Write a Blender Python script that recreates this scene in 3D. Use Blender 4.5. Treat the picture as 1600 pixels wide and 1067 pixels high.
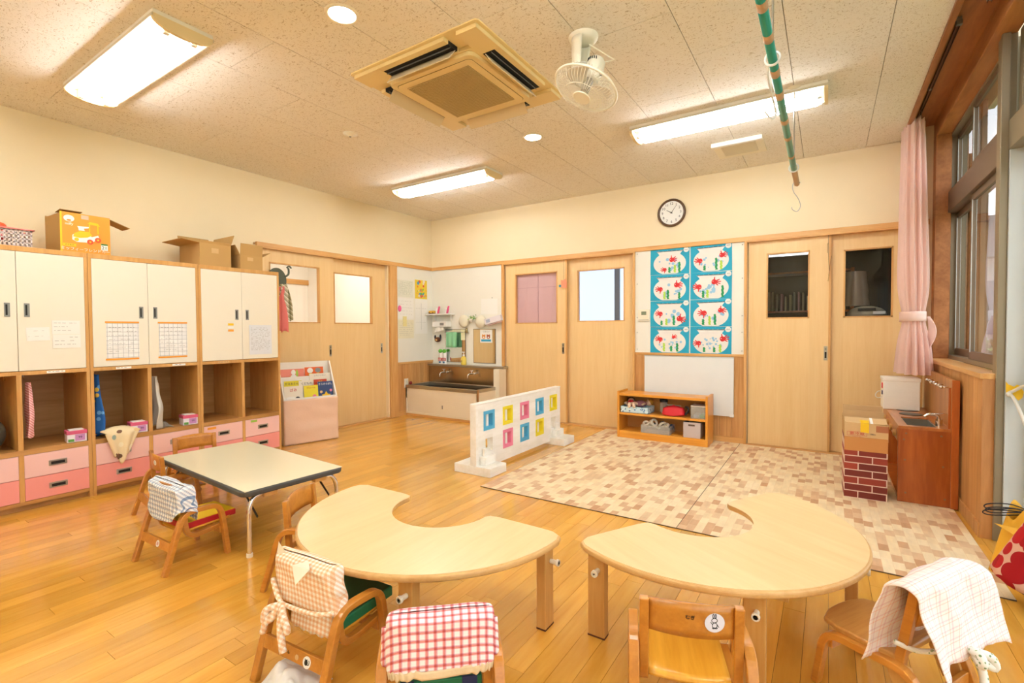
import bpy, bmesh, math, random
from math import sin, cos, pi, radians, sqrt, atan2
from mathutils import Vector, Matrix, noise, Euler
random.seed(7)
SC = bpy.context.scene
COL = SC.collection
for o in list(bpy.data.objects): bpy.data.objects.remove(o)

# ------------------------------------------------------------------ camera
EYE = 1.12
yaw, pitch, roll = radians(33.035), radians(1.418), radians(-.318)
f_ = Vector((-sin(yaw)*cos(pitch), cos(yaw)*cos(pitch), -sin(pitch)))
r_ = Vector((cos(yaw), sin(yaw), 0)); u_ = r_.cross(f_)
R2 = cos(roll)*r_+sin(roll)*u_; U2 = -sin(roll)*r_+cos(roll)*u_
cd = bpy.data.cameras.new('camera'); cam = bpy.data.objects.new('camera', cd); COL.objects.link(cam)
mw = Matrix((R2, U2, -f_)).transposed().to_4x4(); mw.translation = Vector((0, 0, EYE)); cam.matrix_world = mw
cd.sensor_width = 36; cd.lens = 758.25/1600*36; cd.clip_start = .02; cd.clip_end = 200
SC.camera = cam
# ------------------------------------------------------------------ world, sun, exposure
W = bpy.data.worlds.new('world'); SC.world = W; W.use_nodes = True
nt = W.node_tree; bg = nt.nodes['Background']
sky = nt.nodes.new('ShaderNodeTexSky'); sky.sky_type = 'HOSEK_WILKIE'; sky.turbidity = 7; sky.ground_albedo = .4
sky.sun_direction = Vector((.5, -.5, .7)).normalized()
mx = nt.nodes.new('ShaderNodeMixRGB'); mx.inputs[0].default_value = .75; mx.inputs[2].default_value = (.93, .97, 1, 1)
nt.links.new(sky.outputs[0], mx.inputs[1]); nt.links.new(mx.outputs[0], bg.inputs[0]); bg.inputs[1].default_value = 2.0
SC.view_settings.view_transform = 'Standard'; SC.view_settings.look = 'None'
SC.view_settings.exposure = 0.68; SC.view_settings.gamma = 1; SC.view_settings.use_curve_mapping = False
TUBE = 32.0      # radiance of the fluorescent tubes
SPOT = 16.0      # radiance of the round downlights

# ------------------------------------------------------------------ materials
def lin(h):
    h = h.lstrip('#'); v = [int(h[i:i+2], 16)/255 for i in (0, 2, 4)]
    return tuple(c/12.92 if c <= .04045 else ((c+.055)/1.055)**2.4 for c in v)+(1,)
MC = {}
def base(name, rough=.5, metal=0, spec=None, coat=0):
    m = bpy.data.materials.new(name); m.use_nodes = True; MC[name] = m
    b = m.node_tree.nodes['Principled BSDF']; b.inputs['Roughness'].default_value = rough; b.inputs['Metallic'].default_value = metal
    if spec is not None: b.inputs['Specular IOR Level'].default_value = spec
    if coat: b.inputs['Coat Weight'].default_value = coat; b.inputs['Coat Roughness'].default_value = .12
    return m, m.node_tree, b
def nd(nt, t, **kw):
    n = nt.nodes.new(t)
    for k, v in kw.items():
        if k.startswith('i_'): n.inputs[k[2:]].default_value = v
        elif k.startswith('n') and k[1:].isdigit(): n.inputs[int(k[1:])].default_value = v
        else: setattr(n, k, v)
    return n
def ramp(nt, stops, interp='LINEAR'):
    r = nt.nodes.new('ShaderNodeValToRGB'); e = r.color_ramp.elements; r.color_ramp.interpolation = interp
    e[0].position, e[0].color = stops[0][0], stops[0][1]; e[1].position, e[1].color = stops[-1][0], stops[-1][1]
    for p, c in stops[1:-1]:
        k = e.new(p); k.color = c
    return r
def mixc(nt, a, b, fac, mode='MIX'):
    m = nt.nodes.new('ShaderNodeMix'); m.data_type = 'RGBA'; m.blend_type = mode
    for s, v in ((0, fac), (6, a), (7, b)):
        if hasattr(v, 'links'): nt.links.new(v, m.inputs[s])
        else: m.inputs[s].default_value = v
    return m.outputs[2]
def coords(nt, scale=(1, 1, 1), rnd=True, rot=(0, 0, 0)):
    tc = nd(nt, 'ShaderNodeTexCoord'); mp = nd(nt, 'ShaderNodeMapping'); mp.inputs['Scale'].default_value = scale; mp.inputs['Rotation'].default_value = rot
    src = tc.outputs['Object']
    if rnd:
        oi = nd(nt, 'ShaderNodeObjectInfo'); ge = nd(nt, 'ShaderNodeNewGeometry')
        ad = nd(nt, 'ShaderNodeMath', operation='ADD'); nt.links.new(oi.outputs['Random'], ad.inputs[0]); nt.links.new(ge.outputs['Random Per Island'], ad.inputs[1])
        fr = nd(nt, 'ShaderNodeMath', operation='FRACT'); nt.links.new(ad.outputs[0], fr.inputs[0])
        sc = nd(nt, 'ShaderNodeVectorMath', operation='SCALE', n0=(13.7, 7.3, 11.1)); nt.links.new(fr.outputs[0], sc.inputs['Scale'])
        va = nd(nt, 'ShaderNodeVectorMath', operation='ADD'); nt.links.new(src, va.inputs[0]); nt.links.new(sc.outputs[0], va.inputs[1]); src = va.outputs[0]
        nt.links.new(src, mp.inputs[0]); return mp.outputs[0], fr.outputs[0]
    nt.links.new(src, mp.inputs[0]); return mp.outputs[0], None
def plain(name, hexc, rough=.5, metal=0, spec=None, var=.04, bump=0, bscale=60, coat=0):
    if name in MC: return MC[name]
    m, nt, b = base(name, rough, metal, spec, coat); c = lin(hexc)
    v, _ = coords(nt, rnd=False); n = nd(nt, 'ShaderNodeTexNoise', i_Scale=5.0, i_Detail=3.0); nt.links.new(v, n.inputs['Vector'])
    d = tuple(x*(1-var*2.2) for x in c[:3])+(1,)
    nt.links.new(mixc(nt, c, d, n.outputs[0]), b.inputs['Base Color'])
    if bump:
        n2 = nd(nt, 'ShaderNodeTexNoise', i_Scale=float(bscale), i_Detail=4.0); nt.links.new(v, n2.inputs['Vector'])
        bp = nd(nt, 'ShaderNodeBump', i_Strength=bump, i_Distance=.01); nt.links.new(n2.outputs[0], bp.inputs['Height']); nt.links.new(bp.outputs[0], b.inputs['Normal'])
    return m
def wood(name, c1, c2, axis='Y', rough=.4, var=.18, coat=0, freq=14, contrast=.5, spec=None):
    m, nt, b = base(name, rough, 0, spec, coat)
    s = {'X': (1.2, freq, freq), 'Y': (freq, 1.2, freq), 'Z': (freq, freq, 1.2)}[axis]
    v, rn = coords(nt, s)
    n1 = nd(nt, 'ShaderNodeTexNoise', i_Scale=1.0, i_Detail=6.0, i_Roughness=.6, i_Distortion=.8); nt.links.new(v, n1.inputs['Vector'])
    s2 = tuple(x*6 for x in s); v2, _ = coords(nt, s2)
    n2 = nd(nt, 'ShaderNodeTexNoise', i_Scale=1.0, i_Detail=3.0); nt.links.new(v2, n2.inputs['Vector'])
    mxn = nd(nt, 'ShaderNodeMath', operation='MULTIPLY_ADD', n1=.35); nt.links.new(n2.outputs[0], mxn.inputs[0]); nt.links.new(n1.outputs[0], mxn.inputs[2])
    r = ramp(nt, [(.67-contrast*.33, lin(c2)), (.67+contrast*.33, lin(c1))]); nt.links.new(mxn.outputs[0], r.inputs[0])
    hv = nd(nt, 'ShaderNodeHueSaturation'); mr = nd(nt, 'ShaderNodeMapRange'); mr.inputs['To Min'].default_value = 1-var; mr.inputs['To Max'].default_value = 1+var*.7
    nt.links.new(rn, mr.inputs[0]); nt.links.new(mr.outputs[0], hv.inputs['Value']); nt.links.new(r.outputs[0], hv.inputs['Color']); nt.links.new(hv.outputs[0], b.inputs['Base Color'])
    bp = nd(nt, 'ShaderNodeBump', i_Strength=.06, i_Distance=.004); nt.links.new(n2.outputs[0], bp.inputs['Height']); nt.links.new(bp.outputs[0], b.inputs['Normal'])
    return m
def emit(name, hexc, s):
    if name in MC: return MC[name]
    m, nt, b = base(name, .4); b.inputs['Base Color'].default_value = lin(hexc); b.inputs['Emission Color'].default_value = lin(hexc); b.inputs['Emission Strength'].default_value = s
    return m
def glassmat(name, tint='#ffffff', refl=.5, rough=0.0):
    m = bpy.data.materials.new(name); m.use_nodes = True; nt = m.node_tree; nt.nodes.remove(nt.nodes['Principled BSDF'])
    t = nd(nt, 'ShaderNodeBsdfTransparent'); t.inputs[0].default_value = lin(tint); g = nd(nt, 'ShaderNodeBsdfGlossy'); g.inputs['Roughness'].default_value = rough
    fr = nd(nt, 'ShaderNodeFresnel', i_IOR=1.5); ma = nd(nt, 'ShaderNodeMath', operation='MULTIPLY', n1=refl*2); nt.links.new(fr.outputs[0], ma.inputs[0])
    ge = nd(nt, 'ShaderNodeNewGeometry'); sb = nd(nt, 'ShaderNodeMath', operation='SUBTRACT', n0=1.0, use_clamp=True); nt.links.new(ge.outputs['Backfacing'], sb.inputs[1])
    mb = nd(nt, 'ShaderNodeMath', operation='MULTIPLY', use_clamp=True); nt.links.new(ma.outputs[0], mb.inputs[0]); nt.links.new(sb.outputs[0], mb.inputs[1])
    x = nd(nt, 'ShaderNodeMixShader'); nt.links.new(mb.outputs[0], x.inputs[0]); nt.links.new(t.outputs[0], x.inputs[1]); nt.links.new(g.outputs[0], x.inputs[2])
    nt.links.new(x.outputs[0], nt.nodes['Material Output'].inputs[0]); return m
def plastic(name, hexc, op=.6):
    m = bpy.data.materials.new(name); m.use_nodes = True; nt = m.node_tree; b = nt.nodes['Principled BSDF']; b.inputs['Base Color'].default_value = lin(hexc); b.inputs['Roughness'].default_value = .25; b.inputs['Alpha'].default_value = op
    return m
def bricky(name, cols, mortar, bw, bh, msz, rough=.6, plane='XY', off=.5, var=True, rot=(0, 0, 0)):
    """flat printed block pattern in object space"""
    m, nt, b = base(name, rough)
    tc = nd(nt, 'ShaderNodeTexCoord'); src = tc.outputs['Object']
    if plane != 'XY':
        sx = nd(nt, 'ShaderNodeSeparateXYZ'); nt.links.new(src, sx.inputs[0]); cx = nd(nt, 'ShaderNodeCombineXYZ')
        a, c = {'XZ': (0, 2), 'YZ': (1, 2), 'YX': (1, 0)}[plane]
        nt.links.new(sx.outputs[a], cx.inputs[0]); nt.links.new(sx.outputs[c], cx.inputs[1]); src = cx.outputs[0]
    br = nd(nt, 'ShaderNodeTexBrick'); br.offset = off; nt.links.new(src, br.inputs['Vector'])
    br.inputs['Scale'].default_value = 1; br.inputs['Brick Width'].default_value = bw; br.inputs['Row Height'].default_value = bh; br.inputs['Mortar Size'].default_value = msz
    br.inputs['Mortar Smooth'].default_value = .1; br.inputs['Bias'].default_value = 0
    br.inputs['Color1'].default_value = (0, 0, 0, 1); br.inputs['Color2'].default_value = (1, 1, 1, 1); br.inputs['Mortar'].default_value = (.5, .5, .5, 1)
    r = ramp(nt, cols); nt.links.new(br.outputs['Color'], r.inputs[0])
    n = nd(nt, 'ShaderNodeTexNoise', i_Scale=35.0, i_Detail=4.0); mp = nd(nt, 'ShaderNodeMapping'); mp.inputs['Scale'].default_value = (.25, 1, 1); nt.links.new(src, mp.inputs[0]); nt.links.new(mp.outputs[0], n.inputs['Vector'])
    nr = ramp(nt, [(.3, (.8, .8, .8, 1)), (.7, (1.06, 1.06, 1.06, 1))]); nt.links.new(n.outputs[0], nr.inputs[0])
    c = mixc(nt, r.outputs[0], nr.outputs[0], .6, 'MULTIPLY')
    nt.links.new(mixc(nt, c, lin(mortar), br.outputs['Fac']), b.inputs['Base Color']); return m
def check(name, basec, bands, scale, rough=.85, plane=(0, 2), extra=None):
    """woven check: bands = colour multiplied where stripes run; stripes in two object axes"""
    m, nt, b = base(name, rough, 0, .2); tc = nd(nt, 'ShaderNodeTexCoord'); sx = nd(nt, 'ShaderNodeSeparateXYZ'); 
    nz = nd(nt, 'ShaderNodeTexNoise', i_Scale=8.0); va = nd(nt, 'ShaderNodeVectorMath', operation='MULTIPLY_ADD', n1=(.006, .006, .006)); nt.links.new(tc.outputs['Object'], nz.inputs['Vector']); nt.links.new(nz.outputs['Color'], va.inputs[0]); nt.links.new(tc.outputs['Object'], va.inputs[2])
    nt.links.new(va.outputs[0], sx.inputs[0]); cur = lin(basec)
    for ax in plane:
        # the depth axis joins the vertical one so that the stripes run on over the top
        ml = nd(nt, 'ShaderNodeMath', operation='MULTIPLY', n1=scale); 
        if ax == 2:
            ad = nd(nt, 'ShaderNodeMath', operation='ADD'); nt.links.new(sx.outputs[2], ad.inputs[0]); nt.links.new(sx.outputs[1], ad.inputs[1]); nt.links.new(ad.outputs[0], ml.inputs[0])
        else: nt.links.new(sx.outputs[ax], ml.inputs[0])
        fr = nd(nt, 'ShaderNodeMath', operation='FRACT'); nt.links.new(ml.outputs[0], fr.inputs[0])
        st = []
        for p, c in bands: st.append((p, lin(c)))
        r = ramp(nt, st, 'CONSTANT'); nt.links.new(fr.outputs[0], r.inputs[0])
        cur = mixc(nt, cur, r.outputs[0], 1.0, 'MULTIPLY')
    nt.links.new(cur, b.inputs['Base Color'])
    n2 = nd(nt, 'ShaderNodeTexNoise', i_Scale=90.0, i_Detail=4.0); nt.links.new(tc.outputs['Object'], n2.inputs['Vector']); bp = nd(nt, 'ShaderNodeBump', i_Strength=.25, i_Distance=.004); nt.links.new(n2.outputs[0], bp.inputs['Height']); nt.links.new(bp.outputs[0], b.inputs['Normal'])
    return m
def spots(name, basec, cols, scale, thr=.35, rough=.8, jit=1):
    m, nt, b = base(name, rough, 0, .25); tc = nd(nt, 'ShaderNodeTexCoord'); vo = nd(nt, 'ShaderNodeTexVoronoi', i_Scale=float(scale), i_Randomness=float(jit)); nt.links.new(tc.outputs['Object'], vo.inputs['Vector'])
    r = ramp(nt, [(i/len(cols), lin(c)) for i, c in enumerate(cols)]+([(1, lin(cols[-1]))] if len(cols) < 2 else []), 'CONSTANT'); nt.links.new(vo.outputs['Color'], r.inputs[0])
    th = nd(nt, 'ShaderNodeMath', operation='LESS_THAN', n1=thr); nt.links.new(vo.outputs['Distance'], th.inputs[0])
    nt.links.new(mixc(nt, lin(basec), r.outputs[0], th.outputs[0]), b.inputs['Base Color']); return m

WALL = plain('wall_paint_cream', '#f3e2bd', .75, var=.02, bump=.05, bscale=200)
PINB = plain('pinboard_offwhite', '#f1efe3', .7, var=.02)
BEECH = wood('door_veneer_beech', '#efcf98', '#e6c084', 'Z', .38, .03, freq=18, contrast=.9)
TRIM = wood('trim_wood_honey', '#dfae6c', '#cf9650', 'Y', .4, .08, freq=20)
TRIMX = wood('trim_wood_honey_x', '#dfae6c', '#cf9650', 'X', .4, .08, freq=20)
TRIMZ = wood('trim_wood_honey_z', '#dfae6c', '#cf9650', 'Z', .4, .08, freq=20)
VAL = wood('valance_wood_brown', '#b57842', '#955c2c', 'Y', .45, .08, freq=8)
WAINS = wood('wainscot_cedar', '#dba96a', '#bb7f40', 'Z', .5, .12, freq=26, contrast=.7)
FLOOR = wood('floor_plank_oak', '#e9b24e', '#d2922f', 'Y', .18, .15, coat=.6, freq=11, contrast=.9)
CABW = wood('cabinet_wood', '#c08e50', '#a97838', 'Y', .45, .04, freq=12)
CABE = wood('cabinet_edge_wood', '#d6a45f', '#c48f48', 'Z', .42, .04, freq=12)
CREAM = plain('cabinet_door_cream', '#efe9d6', .42, var=.015)
PINK1 = plain('drawer_pink_light', '#f2c6bf', .4, var=.015); PINK2 = plain('drawer_pink_deep', '#ee9a92', .4, var=.015)
STEEL = plain('brushed_steel', '#b9b6ae', .3, 1, var=.05); CHROME = plain('chrome', '#e6e6e6', .1, 1, var=0)
GREYH = plain('handle_grey', '#8d8d86', .4, .6); DARK = plain('dark_recess', '#1c1a17', .8); BLACK = plain('black_plastic', '#151515', .4)
TABLE = wood('table_top_maple', '#f6d9a6', '#ecc78e', 'Y', .3, .01, coat=.15, freq=16, contrast=.9); TABLEE = wood('table_edge_maple', '#dcb274', '#cfa060', 'Y', .35, .01, freq=16)
TLEG = wood('table_leg_beech', '#d6a660', '#c89348', 'Z', .4, .03, freq=16)
CHW = wood('chair_bentwood', '#cf8c36', '#b87426', 'Y', .3, .08, coat=.3, freq=14)
CHS = wood('chair_seat_golden', '#f0b23c', '#de9a2a', 'Y', .3, .04, coat=.3, freq=14)
CHM = wood('chair_seat_striped', '#d9a45a', '#b87c34', 'X', .3, .04, coat=.3, freq=16, contrast=.6)
LAM = plain('laminate_ivory', '#f6efcf', .18, var=.01, coat=.3); RUB = plain('rubber_edge', '#4b4a45', .5)
WHITE = plain('white_plastic', '#f2f0ea', .4, var=.01); IVORY = plain('ivory_plastic', '#efe6cf', .45, var=.01); PAPER = plain('paper_white', '#f4f3ec', .8, var=.01)
ACW = plain('aircon_plastic', '#e8cf92', .45, var=.01); ACG = plain('aircon_grille', '#c9b078', .6); ACF = plain('aircon_flap', '#dcc8a2', .5, var=.01)
WHITEW = wood('painted_white_wood', '#fbf9f3', '#f0ede2', 'Y', .5, .02, freq=10)
BLUE = plain('paint_sky_blue', '#56b4dc', .5); YEL = plain('paint_yellow', '#f3e02e', .5); PNK = plain('paint_pink', '#ee86a4', .5)
ORSH = wood('shelf_orange_wood', '#e9a23a', '#d98c26', 'X', .35, .03, coat=.2, freq=12); ORSV = wood('shelf_orange_wood_v', '#e9a23a', '#d98c26', 'Z', .35, .03, coat=.2, freq=12)
REDW = wood('toy_kitchen_redwood', '#c0682a', '#a04c16', 'Z', .3, .04, coat=.3, freq=10); REDWL = wood('toy_kitchen_panel', '#c98a48', '#ad6c30', 'Z', .35, .04, freq=18)
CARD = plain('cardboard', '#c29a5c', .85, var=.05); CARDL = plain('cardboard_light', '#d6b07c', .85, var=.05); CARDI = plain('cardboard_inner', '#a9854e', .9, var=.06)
BRONZE = plain('window_frame_bronze', '#7d6d5a', .4, .5); BRONZ2 = plain('window_frame_khaki', '#94886f', .4, .4); ALU = plain('aluminium_pale', '#cfd6d6', .45, .2)
CURT = plain('curtain_pink', '#fbe2d9', .85, var=.03, bump=.1, bscale=150)
CURT.node_tree.nodes['Principled BSDF'].inputs['Subsurface Weight'].default_value = .0
def translucent(m, k, h):
    nt = m.node_tree; out = nt.nodes['Material Output']; p = nt.nodes['Principled BSDF']; t = nd(nt, 'ShaderNodeBsdfTranslucent'); t.inputs[0].default_value = lin(h); x = nd(nt, 'ShaderNodeMixShader', n0=k); nt.links.new(p.outputs[0], x.inputs[1]); nt.links.new(t.outputs[0], x.inputs[2]); nt.links.new(x.outputs[0], out.inputs[0])
translucent(CURT, .45, '#fde4dc'); GLASS = glassmat('clear_glass', '#ffffff', .9)
DGLASS = glassmat('interior_glass', '#fbfbfb', .5); FROSTB = None
GREEN = plain('cushion_green', '#1f7a4b', .6, bump=.1); NAVY = plain('cushion_navy', '#27335c', .7); CYEL = plain('cushion_yellow', '#f2c618', .5); CRED = plain('cushion_red', '#c81e26', .5)
REDB = plain('red_fabric', '#d8222e', .55, bump=.1); ROPE = plain('rope_white', '#eeeae0', .8, bump=.5, bscale=200); YTAPE = plain('tape_yellow', '#f6c812', .5); OTAPE = plain('tape_orange', '#f3a02c', .5)
GTAPE = plain('tape_green', '#a3cf4e', .5); INK = plain('ink_dark', '#3b3b40', .8); INKL = plain('ink_grey', '#9b9a98', .8); REDI = plain('ink_red', '#c43a30', .7)
POLEG = plain('pole_green', '#2f9a86', .3, .2); POLEB = plain('pole_tape_tan', '#c9a075', .6); LGREEN = plain('towel_green', '#8fd0a0', .85); BEIGE = plain('cloth_beige', '#ecc9ae', .85, bump=.1)
TUBEM = emit('fluorescent_tube', '#f1f5fa', TUBE); SPOTM = emit('downlight_lens', '#fffbf2', SPOT)
CARDB = plain('artwork_blue_card', '#1fa7c8', .7); BOWL = plain('artwork_bowl_white', '#f2efe8', .8); HAND = plain('paint_red_handprint', '#d92b2e', .7); WEED = plain('paint_green_weed', '#1f9a5a', .7); LIME = plain('paint_lime', '#b6dd55', .7); BLOB = plain('paint_pale_blue', '#9ccbe6', .7)
MIRROR = plain('mirror_silver', '#e8ece8', .02, 1, var=0)
# ceiling tile: fine worm-hole relief
def ceiling_mat():
    m, nt, b = base('ceiling_tile_fissured', .85, 0, .2); v, _ = coords(nt, (48, 125, 1), True, (0, 0, .35))
    n = nd(nt, 'ShaderNodeTexNoise', i_Scale=1.0, i_Detail=2.0, i_Distortion=1.2); nt.links.new(v, n.inputs['Vector'])
    v2, _ = coords(nt, (150, 58, 1), True, (0, 0, -.5)); n2 = nd(nt, 'ShaderNodeTexNoise', i_Scale=1.0, i_Detail=2.0, i_Distortion=1.0); nt.links.new(v2, n2.inputs['Vector'])
    a = ramp(nt, [(.625, (0, 0, 0, 1)), (.66, (1, 1, 1, 1))]); nt.links.new(n.outputs[0], a.inputs[0])
    c = ramp(nt, [(.65, (0, 0, 0, 1)), (.68, (1, 1, 1, 1))]); nt.links.new(n2.outputs[0], c.inputs[0])
    f = mixc(nt, a.outputs[0], c.outputs[0], 1.0, 'ADD')
    rgb = nd(nt, 'ShaderNodeRGBToBW'); nt.links.new(f, rgb.inputs[0])
    nt.links.new(mixc(nt, lin('#efe9de'), lin('#c6b8a0'), rgb.outputs[0]), b.inputs['Base Color'])
    inv = nd(nt, 'ShaderNodeMath', operation='SUBTRACT', n0=1.0); nt.links.new(rgb.outputs[0], inv.inputs[1])
    bp = nd(nt, 'ShaderNodeBump', i_Strength=.5, i_Distance=.003); nt.links.new(inv.outputs[0], bp.inputs['Height']); nt.links.new(bp.outputs[0], b.inputs['Normal'])
    return m
CEIL = ceiling_mat()
# play mat print: small staggered blocks running away from the window wall
MATP = bricky('mat_block_print', [(0, lin('#c8966c')), (.2, lin('#dcb58c')), (.45, lin('#efd8ae')), (1, lin('#f6e4c0'))], '#e2c49a', .088, .044, .0007, .5, 'YX', .36)
BRICKP = bricky('brick_print_paper', [(0, lin('#6c1f13')), (1, lin('#a33a26'))], '#dcc0ac', .15, .046, .0032, .6, 'XZ', .5)
GRIDP = bricky('printed_table', [(0, lin('#eef0f0')), (1, lin('#f5f5f3'))], '#a9adb0', .030, .030, .0012, .7, 'YZ', 0)

# ------------------------------------------------------------------ mesh helpers
class B:
    def __init__(s): s.v = []; s.f = []
    def add(s, vs, fs):
        n = len(s.v); s.v += [tuple(v) for v in vs]; s.f += [tuple(i+n for i in f) for f in fs]; return s
    def box(s, x0, y0, z0, x1, y1, z1, M=None):
        vs = [Vector((x, y, z)) for x in (x0, x1) for y in (y0, y1) for z in (z0, z1)]
        if M is not None: vs = [M @ v for v in vs]
        return s.add(vs, [(0, 1, 3, 2), (4, 6, 7, 5), (0, 4, 5, 1), (2, 3, 7, 6), (0, 2, 6, 4), (1, 5, 7, 3)])
    def boxc(s, c, d, rot=(0, 0, 0)):
        M = Matrix.Translation(c) @ Euler(rot).to_matrix().to_4x4(); a, b, e = d[0]/2, d[1]/2, d[2]/2
        return s.box(-a, -b, -e, a, b, e, M)
    def prism(s, poly, a, b, axis='z', M=None):
        def P(p, h):
            v = {'z': (p[0], p[1], h), 'y': (p[0], h, p[1]), 'x': (h, p[0], p[1])}[axis]
            v = Vector(v); return M @ v if M is not None else v
        n = len(poly); vs = [P(p, a) for p in poly]+[P(p, b) for p in poly]
        return s.add(vs, [tuple(range(n-1, -1, -1)), tuple(range(n, 2*n))]+[(i, (i+1) % n, n+(i+1) % n, n+i) for i in range(n)])
    def tube(s, pts, r, n=8, closed=False, r2=None):
        pts = [Vector(p) for p in pts]; m = len(pts); rings = []; up = None
        for i, p in enumerate(pts):
            if closed: d = pts[(i+1) % m]-pts[i-1]
            else: d = pts[min(i+1, m-1)]-pts[max(i-1, 0)]
            d = d.normalized() if d.length > 0 else Vector((0, 0, 1))
            if up is None: up = Vector((0, 0, 1)) if abs(d.z) < .9 else Vector((1, 0, 0))
            a = d.cross(up).normalized(); up = a.cross(d).normalized()
            rr = r if r2 is None else r+(r2-r)*i/(m-1)
            rings.append([p+(a*cos(t*2*pi/n)+up*sin(t*2*pi/n))*rr for t in range(n)])
        vs = [v for q in rings for v in q]; fs = []
        for i in range(m if closed else m-1):
            j = (i+1) % m
            for t in range(n): fs.append((i*n+t, i*n+(t+1) % n, j*n+(t+1) % n, j*n+t))
        if not closed: fs += [tuple(range(n-1, -1, -1)), tuple((m-1)*n+t for t in range(n))]
        return s.add(vs, fs)
    def cyl(s, a, b, r, r2=None, n=20): return s.tube([a, b], r, n, r2=r2)
    def strip(s, pts, t, x0, x1):
        """bent laminate: offset a (y,z) path by +-t/2 and give it width x0..x1"""
        L = [Vector(p) for p in pts]; m = len(L); o1 = []; o2 = []
        for i in range(m):
            d = (L[min(i+1, m-1)]-L[max(i-1, 0)]).normalized(); n = Vector((-d.y, d.x)); o1.append(L[i]+n*t/2); o2.append(L[i]-n*t/2)
        vs = []; fs = []
        for i in range(m): vs += [(x0, *o1[i]), (x1, *o1[i]), (x1, *o2[i]), (x0, *o2[i])]
        for i in range(m-1):
            for k in range(4): fs.append((i*4+k, i*4+(k+1) % 4, i*4+4+(k+1) % 4, i*4+4+k))
        fs += [(3, 2, 1, 0), tuple((m-1)*4+k for k in range(4))]
        return s.add(vs, fs)
    def grid(s, fn, nu, nv, cu=False):
        vs = [fn(i/nu, j/nv) for i in range(nu+(0 if cu else 1)) for j in range(nv+1)]; w = nv+1; N = nu+(0 if cu else 1)
        return s.add(vs, [(i*w+j, ((i+1) % N)*w+j, ((i+1) % N)*w+j+1, i*w+j+1) for i in range(nu) for j in range(nv)])
    def ell(s, c, r, n=16, m=10, M=None):
        c = Vector(c)
        def fn(u, v):
            p = Vector((r[0]*cos(2*pi*u)*sin(pi*v), r[1]*sin(2*pi*u)*sin(pi*v), r[2]*cos(pi*v)))+c
            return M @ p if M is not None else p
        return s.grid(fn, n, m, True)
    def lathe(s, prof, c=(0, 0, 0), n=24):
        return s.grid(lambda u, v: (c[0]+prof[round(v*(len(prof)-1))][0]*cos(2*pi*u), c[1]+prof[round(v*(len(prof)-1))][0]*sin(2*pi*u), c[2]+prof[round(v*(len(prof)-1))][1]), n, len(prof)-1, True)
    def mesh(s, name, m=None, smooth=False):
        me = bpy.data.meshes.new(name); me.from_pydata(s.v, [], s.f); me.validate()
        bm = bmesh.new(); bm.from_mesh(me); bmesh.ops.recalc_face_normals(bm, faces=bm.faces); bm.to_mesh(me); bm.free()
        if m: me.materials.append(m)
        if smooth:
            for p in me.polygons: p.use_smooth = True
        return me
    def obj(s, name, m, parent=None, bevel=0, smooth=False, kind=None, loc=None, rot=None, label=None, solid=0, seg=2):
        o = bpy.data.objects.new(name, s.mesh(name, m, smooth)); COL.objects.link(o)
        if parent: o.parent = parent
        if loc: o.location = loc
        if rot: o.rotation_euler = rot
        if solid: md = o.modifiers.new('thickness', 'SOLIDIFY'); md.thickness = solid; md.offset = 0
        if bevel:
            md = o.modifiers.new('bevel', 'BEVEL'); md.width = bevel; md.segments = seg; md.limit_method = 'ANGLE'; md.angle_limit = radians(40)
            if smooth: md.harden_normals = False
        if kind: o['kind'] = kind
        if label: o['label'] = label
        return o
def tag(o, label, cat, group=None):
    o['label'] = label; o['category'] = cat
    if group: o['group'] = group
    return o
def thing(name, label, cat, loc=(0, 0, 0), rz=0, group=None, rot=None):
    o = bpy.data.objects.new(name, None); COL.objects.link(o); o.empty_display_size = .05; o.location = loc
    o.rotation_euler = rot if rot else (0, 0, rz); return tag(o, label, cat, group)
def struct(name, b, m, parent=None, **kw): return b.obj(name, m, parent, kind='structure' if parent is None else None, **kw)
def sempty(name, loc=(0, 0, 0)):
    o = bpy.data.objects.new(name, None); COL.objects.link(o); o.location = loc; o['kind'] = 'structure'; o.empty_display_size = .05; return o
def copytree(o, parent=None):
    c = o.copy(); COL.objects.link(c)
    if parent: c.parent = parent
    for ch in list(o.children): copytree(ch, c)
    return c
def text(sv, size, m, parent, loc, rot, name='lettering', ext=.0006, align='CENTER', sx=1):
    cu = bpy.data.curves.new('t', 'FONT'); cu.body = sv; cu.size = size; cu.extrude = ext; cu.align_x = align; cu.align_y = 'CENTER'; cu.resolution_u = 3
    t = bpy.data.objects.new('t', cu); COL.objects.link(t); dg = bpy.context.evaluated_depsgraph_get()
    me = bpy.data.meshes.new_from_object(t.evaluated_get(dg)); bpy.data.objects.remove(t); me.materials.clear(); me.materials.append(m)
    o = bpy.data.objects.new(name, me); COL.objects.link(o); o.parent = parent; o.location = loc; o.rotation_euler = rot; o.scale = (sx, 1, 1); return o
def circ(r, n=24, c=(0, 0), a0=0, a1=2*pi, full=True):
    return [(c[0]+r*cos(a0+(a1-a0)*i/(n if full else n-1)), c[1]+r*sin(a0+(a1-a0)*i/(n if full else n-1))) for i in range(n)]
def smoothpath(pts, k=4):
    """Catmull-Rom"""
    P = [Vector(p) for p in pts]; out = []
    for i in range(len(P)-1):
        a = P[max(i-1, 0)]; b = P[i]; c = P[i+1]; d = P[min(i+2, len(P)-1)]
        for j in range(k):
            t = j/k; out.append(.5*((2*b)+(c-a)*t+(2*a-5*b+4*c-d)*t*t+(3*b-a-3*c+d)*t**3))
    out.append(P[-1]); return out
ONX = (pi/2, 0, pi/2)      # flat print facing +X (the left wall side)
ONY = (pi/2, 0, 0)         # flat print facing the room from the far wall

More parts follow.
